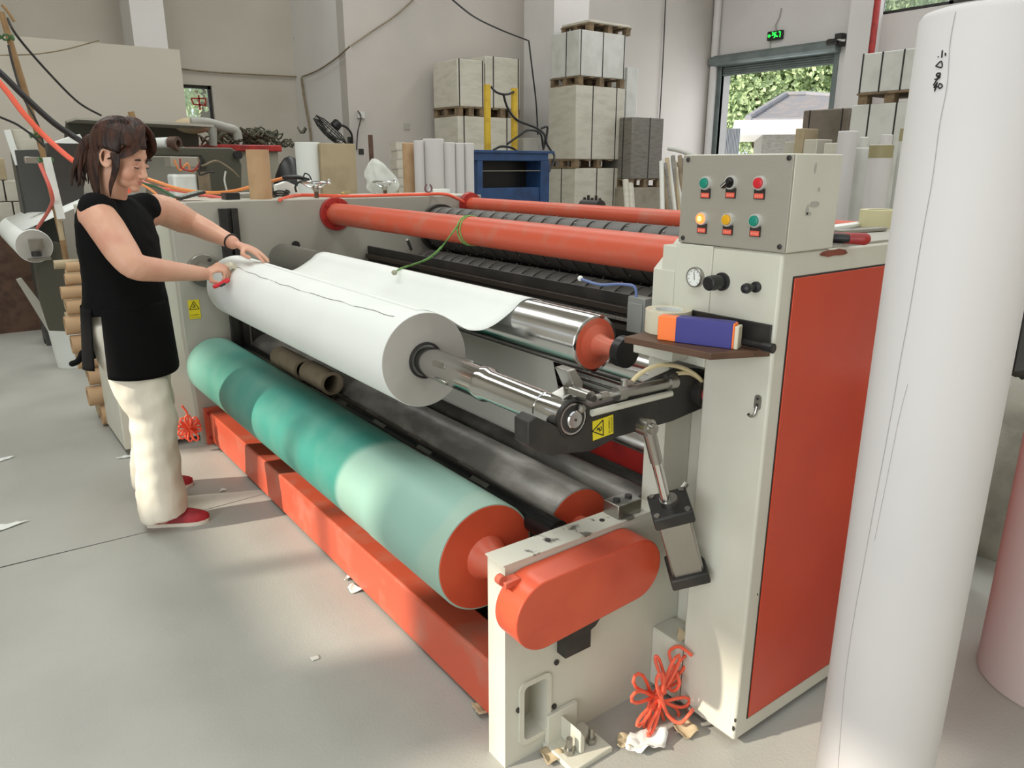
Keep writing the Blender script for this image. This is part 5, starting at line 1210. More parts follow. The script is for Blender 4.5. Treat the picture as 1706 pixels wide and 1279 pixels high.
# orange air hoses
one('air_hose', MB().tube(spline([zt_at(466, 333), zt_at(500, 328)+V((0, 0, .01)), zt_at(580, 329)+V((0, 0, .008)), zt_at(660, 327)+V((0, 0, .008)), zt_at(705, 326)+V((0, 0, .008)), zt_at(745, 327)+V((0, 0, .01)), at(775, 338, Y=4.04)]), .0095, 10), M_HOSE, 'orange air hose running along the top of the far housing to the rear pipe', 'hose')
hz_ = [(240, 296, 4.6), (262, 303, 4.5), (300, 315, 4.45), (350, 321, 4.42), (390, 318, 4.4), (425, 309, 4.38), (474, 296, 4.32)]
one('air_hose', MB().tube(spline([at(a, b_, Y=y) for a, b_, y in hz_]), .009, 10), M_HOSEO, 'amber orange hose sagging behind the woman to the cardboard tube', 'hose')
one('air_hose', MB().tube(spline([at(232, 300, Y=4.7), at(262, 312, Y=4.6), at(300, 318, Y=4.58), at(345, 326, Y=4.5), at(372, 330, Y=4.45)]), .009, 10), mat('salmon_hose', (222, 104, 92), .4), 'salmon red hose under the amber hose behind the calculator', 'hose')
one('air_hose', MB().tube(spline([at(225, 303, Y=4.35), at(245, 312, Y=4.35), at(262, 325, Y=4.32), at(258, 331, Y=4.3), at(282, 333, Y=4.25), at(300, 331, Y=4.22)]), .006, 8), M_HOSEO, 'thin orange hose curling behind her left shoulder', 'hose')
one('power_cable', MB().tube(spline([at(236, 305, Y=4.5), at(262, 312, Y=4.5), at(280, 322, Y=4.45), at(293, 329, Y=4.4)]), .008, 8), mat('green_cable', (44, 86, 52), .5), 'dark green cable among the orange hoses by her shoulder', 'cable')
# coiled hoses: far one hanging at the frame foot, near one at the cabinet toe
def coil(cx, y, cz, petals, R, r, m, seed, tail, w_=.30):
    rnd = random.Random(seed); mb = MB(); pts = []
    for k in range(petals):
        a = 2*pi*k/petals*1.0+rnd.uniform(-.15, .15)+.2; L_ = R*rnd.uniform(.75, 1.05)
        for t in range(12):
            u = 2*pi*t/12; rad = L_*(.5-.5*cos(u))*(.8 if sin(a) < 0 else 1); pa = a+w_*sin(u)
            pts.append(V((cx+rad*cos(pa)*.9, y-.012*(k % 4)-.018*sin(u*.5), cz+rad*sin(pa))))
    pts += [V(q) for q in tail]
    mb.tube(pts, r, 8); return mb
c = at(313, 712, Y=4.0); one('coiled_hose', coil(c.x, 4.0, c.z, 14, .085, .0052, M_HOSE, 4, [(c.x, 3.98, c.z+.09), (c.x-.02, 3.98, c.z+.13)]), M_HOSE, 'bunch of coiled orange hose hanging at the foot of the far frame', 'hose')
c = at(1088, 1158, Y=1.15)
tl2 = spline([c+V((.01, 0, .02)), at(1108, 1152, X=1.33), at(1092, 1100, X=1.35), at(1098, 1098, X=1.36), at(1116, 1148, X=1.37), at(1132, 1138, X=1.38), at(1118, 1100, X=1.39), at(1116, 1084, X=1.40), at(1132, 1077, X=1.405), at(1153, 1092, X=1.408)], 8)
one('coiled_hose', coil(c.x, 1.16, c.z-.0, 12, .150, .0046, M_HOSE, 9, tl2, .2).tube(spline([at(1100, 1155, X=1.31), at(1112, 1190, X=1.33), at(1132, 1204, X=1.35), at(1148, 1190, X=1.37), at(1154, 1182, X=1.405)]), .0048, 8), M_HOSE, 'spiral orange air hose bunched up beside the cabinet toe', 'hose')

# ---- cardboard tubes resting on the black shaft
def lying(name, label, grp, a, b_, r, m, cat='tube', inner=.74):
    t = thing(name, label, cat, ((a+b_)/2)); t['group'] = grp
    MB().ring(a, b_, r, r*inner, 44).build('tube', m, t); return t
xq, zq = 1.19-.008, .50+.036+.046
yA = at(565, 635, X=1.14).y
q1 = at(530, 640, X=1.175).y
lying('cardboard_tube', 'dusty short cardboard tube on the black shaft, the nearer one with its open end showing', 'short tubes resting between the rollers', V((xq-.004, 2.84, zq)), V((xq-.004, 3.08, zq+.001)), .049, M_CARDD)
lying('cardboard_tube', 'dusty short cardboard tube on the black shaft, the farther one by the green roller', 'short tubes resting between the rollers', V((xq-.012, 3.12, zq)), V((xq-.012, 3.42, zq+.001)), .049, M_CARDD)
# ---- stack of cardboard tubes behind the far housing
G7 = 'cardboard tubes piled behind the far housing'
cfg = [(100, 645, .058, 0), (92, 612, .060, 0), (100, 585, .05, 0), (88, 570, .045, 1), (96, 556, .042, 0), (90, 525, .056, 0), (86, 498, .056, 0), (84, 482, .04, 1), (92, 466, .034, 0), (86, 452, .034, 1), (94, 438, .03, 0), (104, 540, .05, 1), (106, 480, .05, 1), (112, 600, .05, 1)]
words = ['lowest', 'second lowest', 'third', 'set back', 'fifth', 'wide middle', 'upper wide', 'slim', 'small upper', 'small high', 'topmost', 'inner middle', 'inner upper', 'inner low']
rack = thing('tube_rack', 'grey rack holding the cardboard tubes behind the far housing', 'rack', (.62, 5.0, 0))
for y in (4.72, 5.02): MB().box((.60, y, 0), (.63, y+.03, 1.0)).build('upright', M_GREY, rack)
zc_ = .062
hts = []
rnd = random.Random(5)
for i in range(10):
    r = [.058, .056, .048, .042, .052, .052, .042, .036, .032, .028][i]
    zc_ = (.062 if i == 0 else zc_+hts[-1]+r+.003); hts.append(r)
    Yt = 4.72+.018*i; xl = [.545, .495, .515, .475, .462, .448, .470, .458, .49, .505][i]
    lying('cardboard_tube', ['lowest', 'second lowest', 'third lowest', 'fourth lowest', 'fifth lowest', 'fifth highest', 'fourth highest', 'third highest', 'second highest', 'topmost'][i]+' brown cardboard tube in the pile beside the far housing', G7, V((xl, Yt, zc_)), V((xl+.38, Yt, zc_)), r, M_CARD)
    if i % 3 != 1: lying('cardboard_tube', ['paler tube tucked behind the lowest tube of the pile', '', 'paler tube behind the third lowest tube of the pile', 'paler tube behind the fourth lowest tube of the pile', '', 'paler tube behind the fifth highest tube of the pile', 'paler tube behind the fourth highest tube of the pile', '', 'paler tube behind the second highest tube of the pile', 'paler tube behind the topmost tube of the pile'][i], G7, V((xl+.0+rnd.uniform(-.04, .03), Yt+.13+.05, zc_)), V((xl+.34, Yt+.18, zc_)), r*.92, M_CARTON)
# bucket
p = V((.60, 6.35, 0))
bk = thing('bucket', 'white plastic bucket on the floor beside the pile of cardboard tubes', 'bucket', p)
MB().lathe(p, (0, 0, 1), [(0, .095), (.01, .10), (.40, .13)], 40).build('body', M_PAPER, bk)
MB().lathe(p+V((0, 0, .38)), (0, 0, 1), [(0, .134), (.02, .138), (.045, .138), (.06, .132)], 40).build('rim', M_WRAPW, bk)

# ---- second machine at the far left
LM = thing('laminating_machine', 'dark machine with a white paper roll and black side plates at the far left', 'machine', (.9, 7.0, 0))
def plate(name, pts, Y, dY, m, par=LM, bev=.004):
    return MB().xz([(at(a, b_, Y=Y).x, at(a, b_, Y=Y).z) for a, b_ in pts], Y, Y+dY).build(name, m, par, bevel=bev)
M_DKPL = mat('charcoal_plate', (62, 63, 60), .5)
M_OLIVE = mat('olive_dark_paint', (72, 70, 58), .5)
plate('side_plate', [(25, 250), (62, 249), (75, 262), (88, 352), (46, 354)], 6.6, .06, M_DKPL)
plate('side_plate', [(78, 238), (140, 238), (140, 345), (100, 345)], 6.5, .5, mat('black_brown_plate', (50, 46, 42), .5))
fp = MB().xz([(x.x, x.z) for x in [at(a, b_, Y=6.1) for a, b_ in ((56, 430), (58, 418), (66, 407), (80, 402), (96, 404), (112, 410), (112, 552), (82, 551), (66, 500))]], 6.1, 6.16).build('front_plate', M_OLIVE, LM, bevel=.004)
plate('rear_leg', [(12, 410), (24, 410), (34, 487), (26, 490)], 8.2, .06, M_DARK)
plate('cross_beam', [(27, 466), (36, 463), (80, 520), (80, 552)], 6.9, .05, M_GREY)
MB().box((at(62, 552, Z=0).x, 7.3, 0), (at(62, 552, Z=0).x+.35, 7.36, .03)).build('foot', M_DARK, LM)
MB().box((at(16, 490, Z=0).x, 9.9, 0), (at(16, 490, Z=0).x+.3, 10.0, .03)).build('foot', M_DARK, LM)
p = at(57, 410, Y=6.0); rr_ = (at(89, 410, Y=6.0).x-at(25, 410, Y=6.0).x)/2
o = thing('paper_roll', 'white paper roll mounted on the dark machine at the far left', 'paper roll', (p.x, 6.4, p.z-rr_))
MB().lathe((p.x, 6.0, p.z), (0, 1, 0), [(0, rr_-.002), (.002, rr_), (1.6, rr_)], 56).build('paper', M_PAPER, o, angle=60)
MB().cyl((p.x, 5.998, p.z), (p.x, 6.001, p.z), rr_*.97, n=48).build('roll_face', M_PEND, o)
bw = at(93, 350, Y=6.05); wbm = MB()
th_ = radians(115); x0, z0 = p.x+rr_*cos(th_), p.z+rr_*sin(th_)
wbm.add([V((x0, 6.03, z0+.003)), V((bw.x+.3, 6.03, bw.z+.09)), V((bw.x+.3, 7.5, bw.z+.09)), V((x0, 7.5, z0+.003))], [(0, 1, 2, 3)])
one('paper_web', wbm, M_PAPER, 'white paper sheet drawn upward from the far left roll', 'paper sheet', solid=.002)
ck = MB().mat(M_STEEL).box((p.x-.03, 5.93, p.z-.02), (p.x+.05, 5.995, p.z+.05)).mat(M_DARK).cyl((p.x, 5.93, p.z-.03), (p.x, 5.93, p.z-.06), .03).mat(M_STEEL).box((p.x-.05, 5.93, p.z-.09), (p.x+.08, 5.99, p.z-.075))
ck.build('chuck', None, LM)
sp = at(75, 275, Y=6.0); MB().box((at(42, 268, Y=6.0).x, 6.0, at(42, 272, Y=6).z), (at(76, 268, Y=6.0).x, 6.06, at(50, 261, Y=6.0).z)).build('bracket', M_STEEL, LM, bevel=.003)
# upper hood and bench with the curved arm
hood = MB().xz([(x.x, x.z) for x in [at(a, b_, Y=7.2) for a, b_ in ((122, 197), (345, 212), (352, 225), (352, 243), (118, 243))]], 7.6, 7.66).build('hood', M_OLIVE, LM)
hd2 = MB().xz([(x.x, x.z) for x in [at(a, b_, Y=7.2) for a, b_ in ((122, 197), (345, 209), (346, 213), (122, 201))]], 7.0, 7.66).build('hood_lip', M_GREY, LM)
MB().xz([(x.x, x.z) for x in [at(a, b_, Y=6.7) for a, b_ in ((85, 243), (385, 246), (395, 252), (403, 275), (402, 330), (344, 330), (343, 272), (335, 260), (85, 258))]], 6.7, 7.0).build('bench_arm', M_OLIVE, LM, bevel=.01)
p = at(395, 258, Y=6.7); MB().cyl((p.x, 6.66, p.z), (p.x, 6.72, p.z), .035).build('arm_bolt', M_BLACK, LM)
bs_ = MB(); a = at(60, 240, Y=6.9); b_ = at(135, 226, Y=6.9)
MB().xz([(x.x, x.z) for x in [at(q_[0], q_[1], Y=6.5) for q_ in ((88, 238), (133, 223), (140, 236), (140, 240))]], 6.5, 6.9).build('top_sheet', M_PAPER, LM)
MB().box((at(240, 262, Y=7.4).x, 7.4, 0), (at(345, 262, Y=7.4).x, 7.5, at(300, 262, Y=7.4).z)).build('back_panel', M_GREY, LM)
# grey plastic pipework on the hood
pw = MB(); pz = at(358, 206, Y=7.3)
pw.tube([at(355, 243, Y=7.3), at(355, 212, Y=7.3)], .035, 12).tube(spline([at(318, 203, Y=7.3), at(345, 204, Y=7.3), at(375, 212, Y=7.3), at(393, 218, Y=7.3), at(397, 232, Y=7.3)]), .04, 12)
one('plastic_pipe', pw, mat('grey_pipe', (150, 148, 140), .5), 'grey plastic pipe elbow standing on the dark hood below the small window', 'pipe')
one('cloth_bundle', MB().blob(at(330, 204, Y=7.35)+V((0, .2, -.02)), (.16, .12, .07)), M_CARTON, 'crumpled beige bundle on the dark hood under the small window', 'bundle')
# roll on the bench
a, b_ = at(262, 240, Y=6.95), at(284, 240, Y=6.75); a.z = b_.z = a.z-.0
rl = thing('paper_roll', 'small grey roll with a brown core lying on the dark bench', 'paper roll', (a+b_)/2)
MB().cyl(V((a.x, 6.95, a.z)), V((b_.x, 6.75, a.z)), .05, n=28).build('paper', M_PAPER, rl)
MB().ring(V((b_.x, 6.75, a.z)), V((b_.x+.05, 6.70, a.z)), .056, .03, 24).build('core_tube', M_DWOOD, rl)
# unit with a white container under the arm
un = thing('pump_unit', 'small unit with wires above a white container under the dark bench arm', 'machine', (at(318, 330, Y=6.3).x, 6.3, 0))
lo, hi = pbx(285, 261, 333, 290, 6.3, .2); MB().box((lo[0], 6.3, lo[2]+.05), hi).build('unit_case', M_BRUSH, un, bevel=.005)
lo, hi = pbx(290, 290, 330, 330, 6.3, .2); MB().box((lo[0], 6.3, 0), hi).build('container', M_PAPER, un, bevel=.02)
lo, hi = pbx(334, 286, 347, 330, 6.25, .1); c = at(340, 300, Y=6.3); MB().cyl((c.x, 6.3, lo[2]-.3), (c.x, 6.3, hi[2]), .045).build('filter_cup', M_CARDD, un)
for k, (pp_, m_) in enumerate(((((290, 266), (300, 284), (312, 272), (318, 286), (330, 280)), M_HOSEO), (((330, 262), (336, 276), (360, 268), (385, 282), (398, 295)), M_CARDD), (((300, 264), (303, 280), (322, 284), (334, 270)), M_RED), (((336, 262), (332, 290), (350, 286), (357, 288)), M_BLACK), (((376, 285), (374, 300), (378, 318)), M_WRAPW))):
    MB().tube(spline([at(x_, y_, Y=6.22-.02*k) for x_, y_ in pp_]), .007, 7).build('wire', m_, un)
# bin with red top and netting
lo, hi = pbx(396, 252, 466, 330, 7.4, .8)
bn = thing('storage_bin', 'cream bin with a red rim behind the cardboard tube', 'bin', ((lo[0]+hi[0])/2, 7.8, 0))
MB().box((lo[0]-.35, 7.4, 0), hi).build('bin_body', mat('bin_cream', (150, 146, 130), .6), bn)
rl_, rh = pbx(350, 241, 470, 252, 7.35, .9); MB().box(rl_, rh).build('rim', M_RED, bn, bevel=.01)
nt = MB(); rnd = random.Random(8); cc = at(415, 234, Y=7.7)
for k in range(70):
    c0 = V((cc.x+rnd.gauss(0, .17), 7.75+rnd.uniform(-.25, .25), rh[2]+.02+max(0, .13-abs(rnd.gauss(0, .09))))); pts = [c0+V((.05*cos(t)+rnd.uniform(-.02, .02), .05*sin(t), .03*sin(t*2+k))) for t in [2*pi*i/9 for i in range(9)]]
    nt.tube(pts, .009, 5, closed=True)
one('netting', nt, mat('dark_netting', (84, 84, 66), .8, col2=(52, 54, 44), nscale=20), 'heap of dark green netting on top of the red rimmed bin', 'netting', kind='stuff') if False else tag(nt.build('netting', mat('dark_netting', (84, 84, 66), .8, col2=(52, 54, 44), nscale=20)), 'heap of dark green netting on top of the red rimmed bin', 'netting', kind='stuff')
one('black_sack', MB().blob(at(478, 318, Y=7.0)+V((.05, 0, -.45)), (.22, .2, .76)), M_BLACK, 'black sack behind the black grip, left of the white roll', 'sack')
# bamboo poles with cables
def pole(name, pts, r, m, label, grp='bamboo poles at the left edge'):
    one(name, MB().tube([at(a, b_, Y=y) for a, b_, y in pts], r, 10), m, label, 'pole', grp)
M_BAM = mat('bamboo', (150, 118, 78), .6, col2=(122, 94, 60), nscale=9)
pole('bamboo_pole', [(2, 20, 5.2), (40, 145, 5.2), (70, 250, 5.2), (105, 405, 5.2), (122, 500, 5.2)], .016, M_BAM, 'brown bamboo pole leaning behind the woman, with a white strip lower down')
pole('bamboo_pole', [(218, 186, 6.2), (231, 232, 6.2)], .022, M_BAM, 'short bamboo pole end sticking up behind her head', None)
pole('wooden_strip', [(76, 270, 5.15), (95, 345, 5.15), (104, 400, 5.15)], .014, M_CARTON, 'pale strip tied along the lower bamboo pole')
one('wall_plug_strip', MB().box(at(83, 268, Y=5.1)+V((-.02, 0, -.32)), at(83, 268, Y=5.1)+V((.02, .03, .02)), Matrix.Rotation(radians(-4), 3, 'Y')), M_PAPER, 'white cable trunking strip fixed to the bamboo pole', 'strip')
def cable(name, pts, r, m, label, grp=None, cat='cable'):
    return one(name, MB().tube(spline([at(a, b_, Y=y) for a, b_, y in pts]), r, 8), m, label, cat, grp)
cable('power_cable', [(-260, -60, 4.9), (-120, 25, 4.9), (-10, 112, 4.9), (40, 160, 4.9), (90, 205, 4.9), (135, 235, 4.9), (190, 268, 4.75), (225, 300, 4.6)], .016, M_BLACK, 'thick black cable slanting down to her ponytail')
cable('air_hose', [(-260, -40, 4.8), (-120, 35, 4.8), (-10, 128, 4.8), (40, 190, 4.8), (80, 232, 4.8), (128, 272, 4.75), (180, 300, 4.6), (215, 318, 4.45)], .014, M_HOSE, 'bright red hose slanting down behind the woman', cat='hose')
cable('air_hose', [(66, 272, 5.0), (86, 322, 5.0), (84, 345, 5.2), (62, 380, 5.9)], .010, mat('salmon_hose', (222, 104, 92), .4), 'salmon hose hanging from the bamboo pole to the far left roll', cat='hose')
cable('power_cable', [(-200, 120, 5.0), (-5, 193, 5.0), (40, 215, 5.0), (75, 245, 5.0)], .006, M_BLACK, 'thin black wire at the left edge meeting the bamboo pole')
cable('power_cable', [(12, 30, 5.3), (30, 62, 5.3), (80, 120, 5.6), (130, 170, 5.9), (168, 192, 6.2)], .007, M_DARK, 'thin grey wire slanting from the top left down to her hair')
cable('power_cable', [(3, 8, 5.3), (12, 18, 5.3), (24, 36, 5.3)], .008, M_BAM, 'short brown wire end at the top left corner')
cable('power_cable', [(14, 75, 5.15), (22, 110, 5.15), (38, 160, 5.15), (62, 205, 5.15), (72, 240, 5.15)], .006, M_DARK, 'dark wire running down beside the bamboo pole')
cable('power_cable', [(0, 92, 8.9), (60, 90, 8.9), (110, 82, 8.9), (165, 67, 8.9)], .006, M_CARDD, 'faint wire sagging across the top of the white partition')
gt = MB()
for a, b_ in ((10, 62), (62, 225), (76, 266)):
    p = at(a, b_, Y=5.15); gt.tube([p+V((.035*cos(t), .03*sin(t), .012*sin(t*3))) for t in [2*pi*i/14 for i in range(14)]], .006, 6, closed=True)
tag(gt.build('green_ties', mat('tie_green', (58, 96, 52), .6)), 'dark green ties wound around the leaning bamboo pole', 'tie', kind='stuff')
# cartons at far left
G8 = 'cartons stacked at the left edge'
nm = ['', 'bottom', 'middle', 'top']
for r_i in range(1, 4):
    for c_i in range(2):
        if r_i == 3 and c_i == 1: continue
        x0 = .46-.30+c_i*.31+(.04 if r_i % 2 else 0); z0 = .90+r_i*.175 if r_i else 0
        z0 = [0, .96, 1.14, 1.32][r_i]; z1_ = [.955, 1.135, 1.315, 1.50][r_i]
        one('carton', MB().box((x0, 8.0, z0), (x0+.30, 8.3, z1_)), M_WRAP if r_i != 3 else M_CARTON, nm[r_i]+(' left' if c_i == 0 else ' right')+' carton of the stack at the left edge behind the dark plate', 'box', G8, bevel=.008)
lo, hi = pbx(24, 216, 62, 252, 7.2, .3)
t = one('carton', MB().box(lo, hi), M_WRAP, 'pale carton tilted at the upper left behind the bamboo pole', 'box', bevel=.004)
t.location.z -= 0
one('support_table', MB().box((lo[0]-.02, 7.2, 0), (hi[0]+.05, 7.5, lo[2]-.001)), M_DKPL, 'dark stand under the pale tilted carton at the left', 'stand')
one('white_batten', MB().box(at(11, 218, Y=7.15)+V((0, 0, -.25)), at(17, 216, Y=7.15)+V((0.02, .03, 0)), Matrix.Rotation(radians(-8), 3, 'Y')), M_PAPER, 'white batten leaning at the left side of the pale carton', 'batten')
lo, hi = pbx(-40, 345, 26, 400, 7.6, .5)
one('dark_cabinet', MB().box((.05, 7.98, 0), (.86, 8.34, .955)), M_DWOOD, 'dark brown cabinet low at the left edge under the far roll', 'cabinet')
for i, (a, b_) in enumerate(((4, 470), (12, 458))):
    p = at(a, b_, Z=.12); one('paper_bundle', MB().box((p.x-.18, p.y, 0.0 if i == 0 else .0), (p.x+.12, p.y+.3, .12+.05*i)), M_WRAPW, ('nearer' if i == 0 else 'farther')+' white paper bundle on the floor at the left edge', 'paper stack', bevel=.01)

# ---- blue press with yellow posts
bl0 = 7.6
lo, hi = pbx(800, 262, 916, 345, bl0, .6)
PRS = thing('baling_press', 'blue press with two yellow posts standing before the cream loads', 'press', ((lo[0]+hi[0])/2, bl0+.3, 0))
xl, xr, ztp = at(790, 262, Y=bl0).x, at(914, 262, Y=bl0).x, at(850, 252, Y=bl0).z
zm_ = at(850, 268, Y=bl0).z; zl_ = at(850, 313, Y=bl0).z
MB().box((xl, bl0, zm_), (xr, bl0+.5, ztp)).build('top_beam', M_BLUE, PRS, bevel=.008)
MB().box((xl+.05, bl0, 0), (xl+.12, bl0+.5, zm_)).build('upright', M_BLUE, PRS, bevel=.005)
MB().box((xr-.12, bl0, 0), (xr+.02, bl0+.5, zm_)).build('upright', M_BLUE, PRS, bevel=.005)
MB().box((xl+.12, bl0+.02, 0), (xr-.12, bl0+.5, zl_)).build('lower_panel', M_BLUE, PRS, bevel=.005)
MB().box((xl+.12, bl0+.3, zl_), (xr-.12, bl0+.33, zm_)).build('inner_panel', M_BLACK, PRS)
MB().box((xl+.12, bl0+.01, zl_+(zm_-zl_)*.62), (xr-.12, bl0+.02, zl_+(zm_-zl_)*.65)).build('guide_bar', M_STEEL, PRS)
MB().box((xl-.10, bl0-.02, ztp-.02), (xr+.08, bl0+.5, ztp+.01)).build('top_plate', M_BLUE, PRS, bevel=.003)
for px, pt in ((812, 141), (857, 147)):
    x = at(px, 200, Y=bl0+.25).x; MB().cyl((x, bl0+.25, ztp), (x, bl0+.25, at(px, pt, Y=bl0+.25).z), .042, n=24).build('post', M_YEL, PRS)
def cab2(pts, r, name='hose', par=PRS, m=M_BLACK): MB().tube(spline([at(a, b_, Y=y) for a, b_, y in pts]), r, 8).build(name, m, par)
cab2([(818, 144, 7.85), (828, 154, 7.8), (845, 157, 7.8), (862, 150, 7.85)], .014)
cab2([(839, 158, 7.8), (846, 180, 7.8), (862, 200, 7.8), (895, 214, 7.8), (908, 228, 7.75), (905, 250, 7.75)], .015)
cab2([(845, 240, 7.7), (862, 228, 7.7), (880, 217, 7.7), (900, 222, 7.7), (905, 246, 7.7)], .014)
cab2([(822, 250, 7.65), (835, 244, 7.65), (852, 246, 7.65), (862, 252, 7.65)], .014)
cab2([(902, 214, 7.72), (912, 212, 7.72), (910, 235, 7.72), (916, 248, 7.7), (924, 262, 7.65), (915, 285, 7.6)], .014)
lo, hi = pbx(872, 230, 900, 250, 7.8, .2); MB().box((lo[0], 7.8, ztp), hi).build('valve_box', M_GREY, PRS, bevel=.004)
# ---- wall things
f_ = at(557, 213, X=5.45); 
fan = thing('wall_fan', 'black caged fan on a bracket on the side of the wall recess', 'fan', (5.45, f_.y, f_.z-.3))
ctr = at(548, 222, X=5.0); nrm = V((.25, -.5, -.75)).normalized(); nrm = V((-.62, .25, -.70)).normalized(); x, y, _ = frame(nrm)
for rad_ in (.30, .22, .13, .06): MB().tube([ctr+(x*cos(2*pi*k/36)+y*sin(2*pi*k/36))*rad_+nrm*(.06*(1-rad_/.3)) for k in range(36)], .008, 6, closed=True).build('cage_ring', M_DARK, fan)
MB().tube([ctr+(x*cos(2*pi*k/36)+y*sin(2*pi*k/36))*.30-nrm*.07 for k in range(36)], .010, 6, closed=True).build('cage_ring', M_DARK, fan)
cg = MB()
for k in range(28):
    a = 2*pi*k/28; dd = x*cos(a)+y*sin(a); cg.tube([ctr+dd*.05+nrm*.06, ctr+dd*.2+nrm*.04, ctr+dd*.3, ctr+dd*.30-nrm*.07, ctr+dd*.2-nrm*.11, ctr+dd*.06-nrm*.12], .003, 5)
cg.build('cage_wires', M_DARK, fan)
for k in range(3):
    a = 2*pi*k/3; dd = x*cos(a)+y*sin(a); e_ = x*cos(a+1.1)+y*sin(a+1.1)
    MB().add([ctr+dd*.04-nrm*.02, ctr+dd*.26-nrm*.05, ctr+dd*.18+e_*.17-nrm*.01, ctr+e_*.08-nrm*.0], [(0, 1, 2, 3)]).build('blade', M_BLACK, fan, solid=.004)
MB().lathe(ctr-nrm*.24, nrm, [(0, .05), (.02, .075), (.1, .08), (.13, .06)], 20).build('motor', M_BLACK, fan)
MB().tube(spline([ctr-nrm*.18, at(575, 211, X=5.3), at(585, 222, X=5.42), at(587, 238, X=5.47)]), .018, 8).build('bracket', M_BLACK, fan)
MB().box((5.44, at(587, 238, X=5.5).y-.04, at(587, 240, X=5.5).z-.12), (5.499, at(587, 238, X=5.5).y+.05, at(587, 228, X=5.5).z)).build('wall_plate', M_BLACK, fan)
one('wall_socket', MB().box(at(601, 253, Y=WY)+V((-.04, -.012, -.04)), at(601, 253, Y=WY)+V((.05, -.001, .05))), M_DARK, 'small dark socket on the back wall right of the corner', 'socket', bevel=.003)
one('wall_socket', MB().box(at(677, 211, Y=WY)+V((-.05, -.012, -.05)), at(677, 211, Y=WY)+V((.06, -.001, .05))), M_GREY, 'small pale switch high on the back wall above the pads', 'socket', bevel=.003)
kx = at(602, 190, Y=WY-.05)
kb = MB().mat(M_WRAPW).box(kx+V((-.06, 0, -.06)), kx+V((.06, .049, .04))).mat(M_DARK).tube(spline([kx+V((-.06, 0, .05)), kx+V((-.02, -.02, -.05)), kx+V((-.08, 0, -.28)), kx+V((-.10, .03, -.55))]), .01, 6)
one('wall_bracket_camera', kb, None, 'small white junction bracket with a dangling wire by the wall corner', 'bracket')
def wcable(name, pts, r, label, m=M_DARK):
    return one(name, MB().tube(spline([at(px, py, **k) for px, py, k in pts], 10), r, 6), m, label, 'cable')
xj = 5.46
wcable('wall_cable', [(303, 115, dict(Y=13.95)), (350, 120, dict(Y=13.95)), (420, 124, dict(Y=13.95)), (500, 128, dict(Y=13.95))], .014, 'grey cable running along the recess wall above the small window', M_CARDD)
wcable('wall_cable', [(503, 128, dict(X=xj)), (530, 117, dict(X=xj)), (560, 97, dict(X=xj)), (583, 77, dict(X=xj))], .013, 'grey cable sagging across the side face of the wall recess', M_CARDD)
wcable('wall_cable', [(585, 76, dict(Y=WY-.03)), (620, 52, dict(Y=WY-.03)), (660, 25, dict(Y=WY-.03)), (690, -2, dict(Y=WY-.03))], .011, 'grey cable rising up the back wall from the corner', M_CARDD)
wcable('wall_cable', [(502, 130, dict(X=xj)), (508, 170, dict(X=xj)), (516, 215, dict(X=xj)), (518, 235, dict(X=xj))], .02, 'grey cable dropping down beside the corner of the recess', M_CARDD)
wcable('wall_cable', [(752, -2, dict(Y=9.5)), (790, 28, dict(Y=9.8)), (835, 50, dict(Y=10.3)), (881, 68, dict(Y=10.9))], .012, 'black wire from the ceiling to the front of the column', M_BLACK)
wcable('wall_cable', [(881, 68, dict(Y=10.9)), (886, 110, dict(Y=10.9)), (893, 170, dict(Y=10.9)), (896, 225, dict(Y=10.9))], .013, 'black wire hanging down the column to the blue press', M_BLACK)
wcable('wall_cable', [(1109, -2, dict(Y=WY-.04)), (1105, 90, dict(Y=WY-.04)), (1099, 200, dict(Y=WY-.04))], .012, 'thin dark wire hanging straight down the white wall above the grey load', M_DARK)
q = at(489, 45, Y=13.95); one('wall_hook', MB().tube(spline([q+V((0, 0, -.03)), q+V((.02, -.02, -.1)), q+V((-.01, -.02, -.2))]), .012, 6), M_DARK, 'small dark hook high on the recess wall', 'hook')
# ---- bundle of wrapped tubes leaning beside the control box
G9 = 'leaning tubes left of the control box'
rnd = random.Random(2)
for i in range(12):
    bx_ = 1100+3.6*i; a = at(bx_+rnd.uniform(-2, 2), 262+(i % 3)*6+rnd.uniform(-5, 8), D=8.2+.08*i); b_ = at(bx_+12+rnd.uniform(-6, 10), 372, D=7.7+.06*i)
    one('wrapped_tube', MB().cyl((b_.x, b_.y, .7), (a.x, a.y, a.z), .024, n=14), [M_WRAPW, M_CARDD, M_WRAPG, M_CARTON][i % 4], ['pale', 'dusty brown', 'grey', 'tan'][i % 4]+' thin leaning tube, %s from the left beside the control box' % ['one', 'two', 'three', 'four', 'five', 'six', 'seven', 'eight', 'nine', 'ten', 'eleven', 'twelve'][i], 'tube', G9)
a = at(1140, 372, D=7.7); one('tube_crate', MB().box((a.x-.8, a.y-.6, 0), (a.x+.9, a.y+.9, .7)), M_CARTON, 'low crate under the leaning tubes, hidden behind the machine', 'crate')
for i, (p0, p1) in enumerate(((1042, 1058), (1050, 1066))):
    a, b_ = at(p0, 300+i*6, D=10.4), at(p1, 372, D=9.8); one('wrapped_tube', MB().cyl((b_.x, b_.y, 0), (a.x, a.y, a.z), .04, n=14), M_WRAP, ('upper' if i == 0 else 'lower')+' pale tube leaning at the foot of the tall stack', 'tube', 'tubes leaning on the tall stack')
c0, c1_ = at(1112, 246, D=9.4), at(1176, 257, D=9.4)
def sheetf(u, v): return V((c0.x+(c1_.x-c0.x)*u+.35*v, c0.y+(c1_.y-c0.y)*u+.3*v, c0.z-.07*(1-(1-u)**2)*1.3+.02*sin(u*5)))
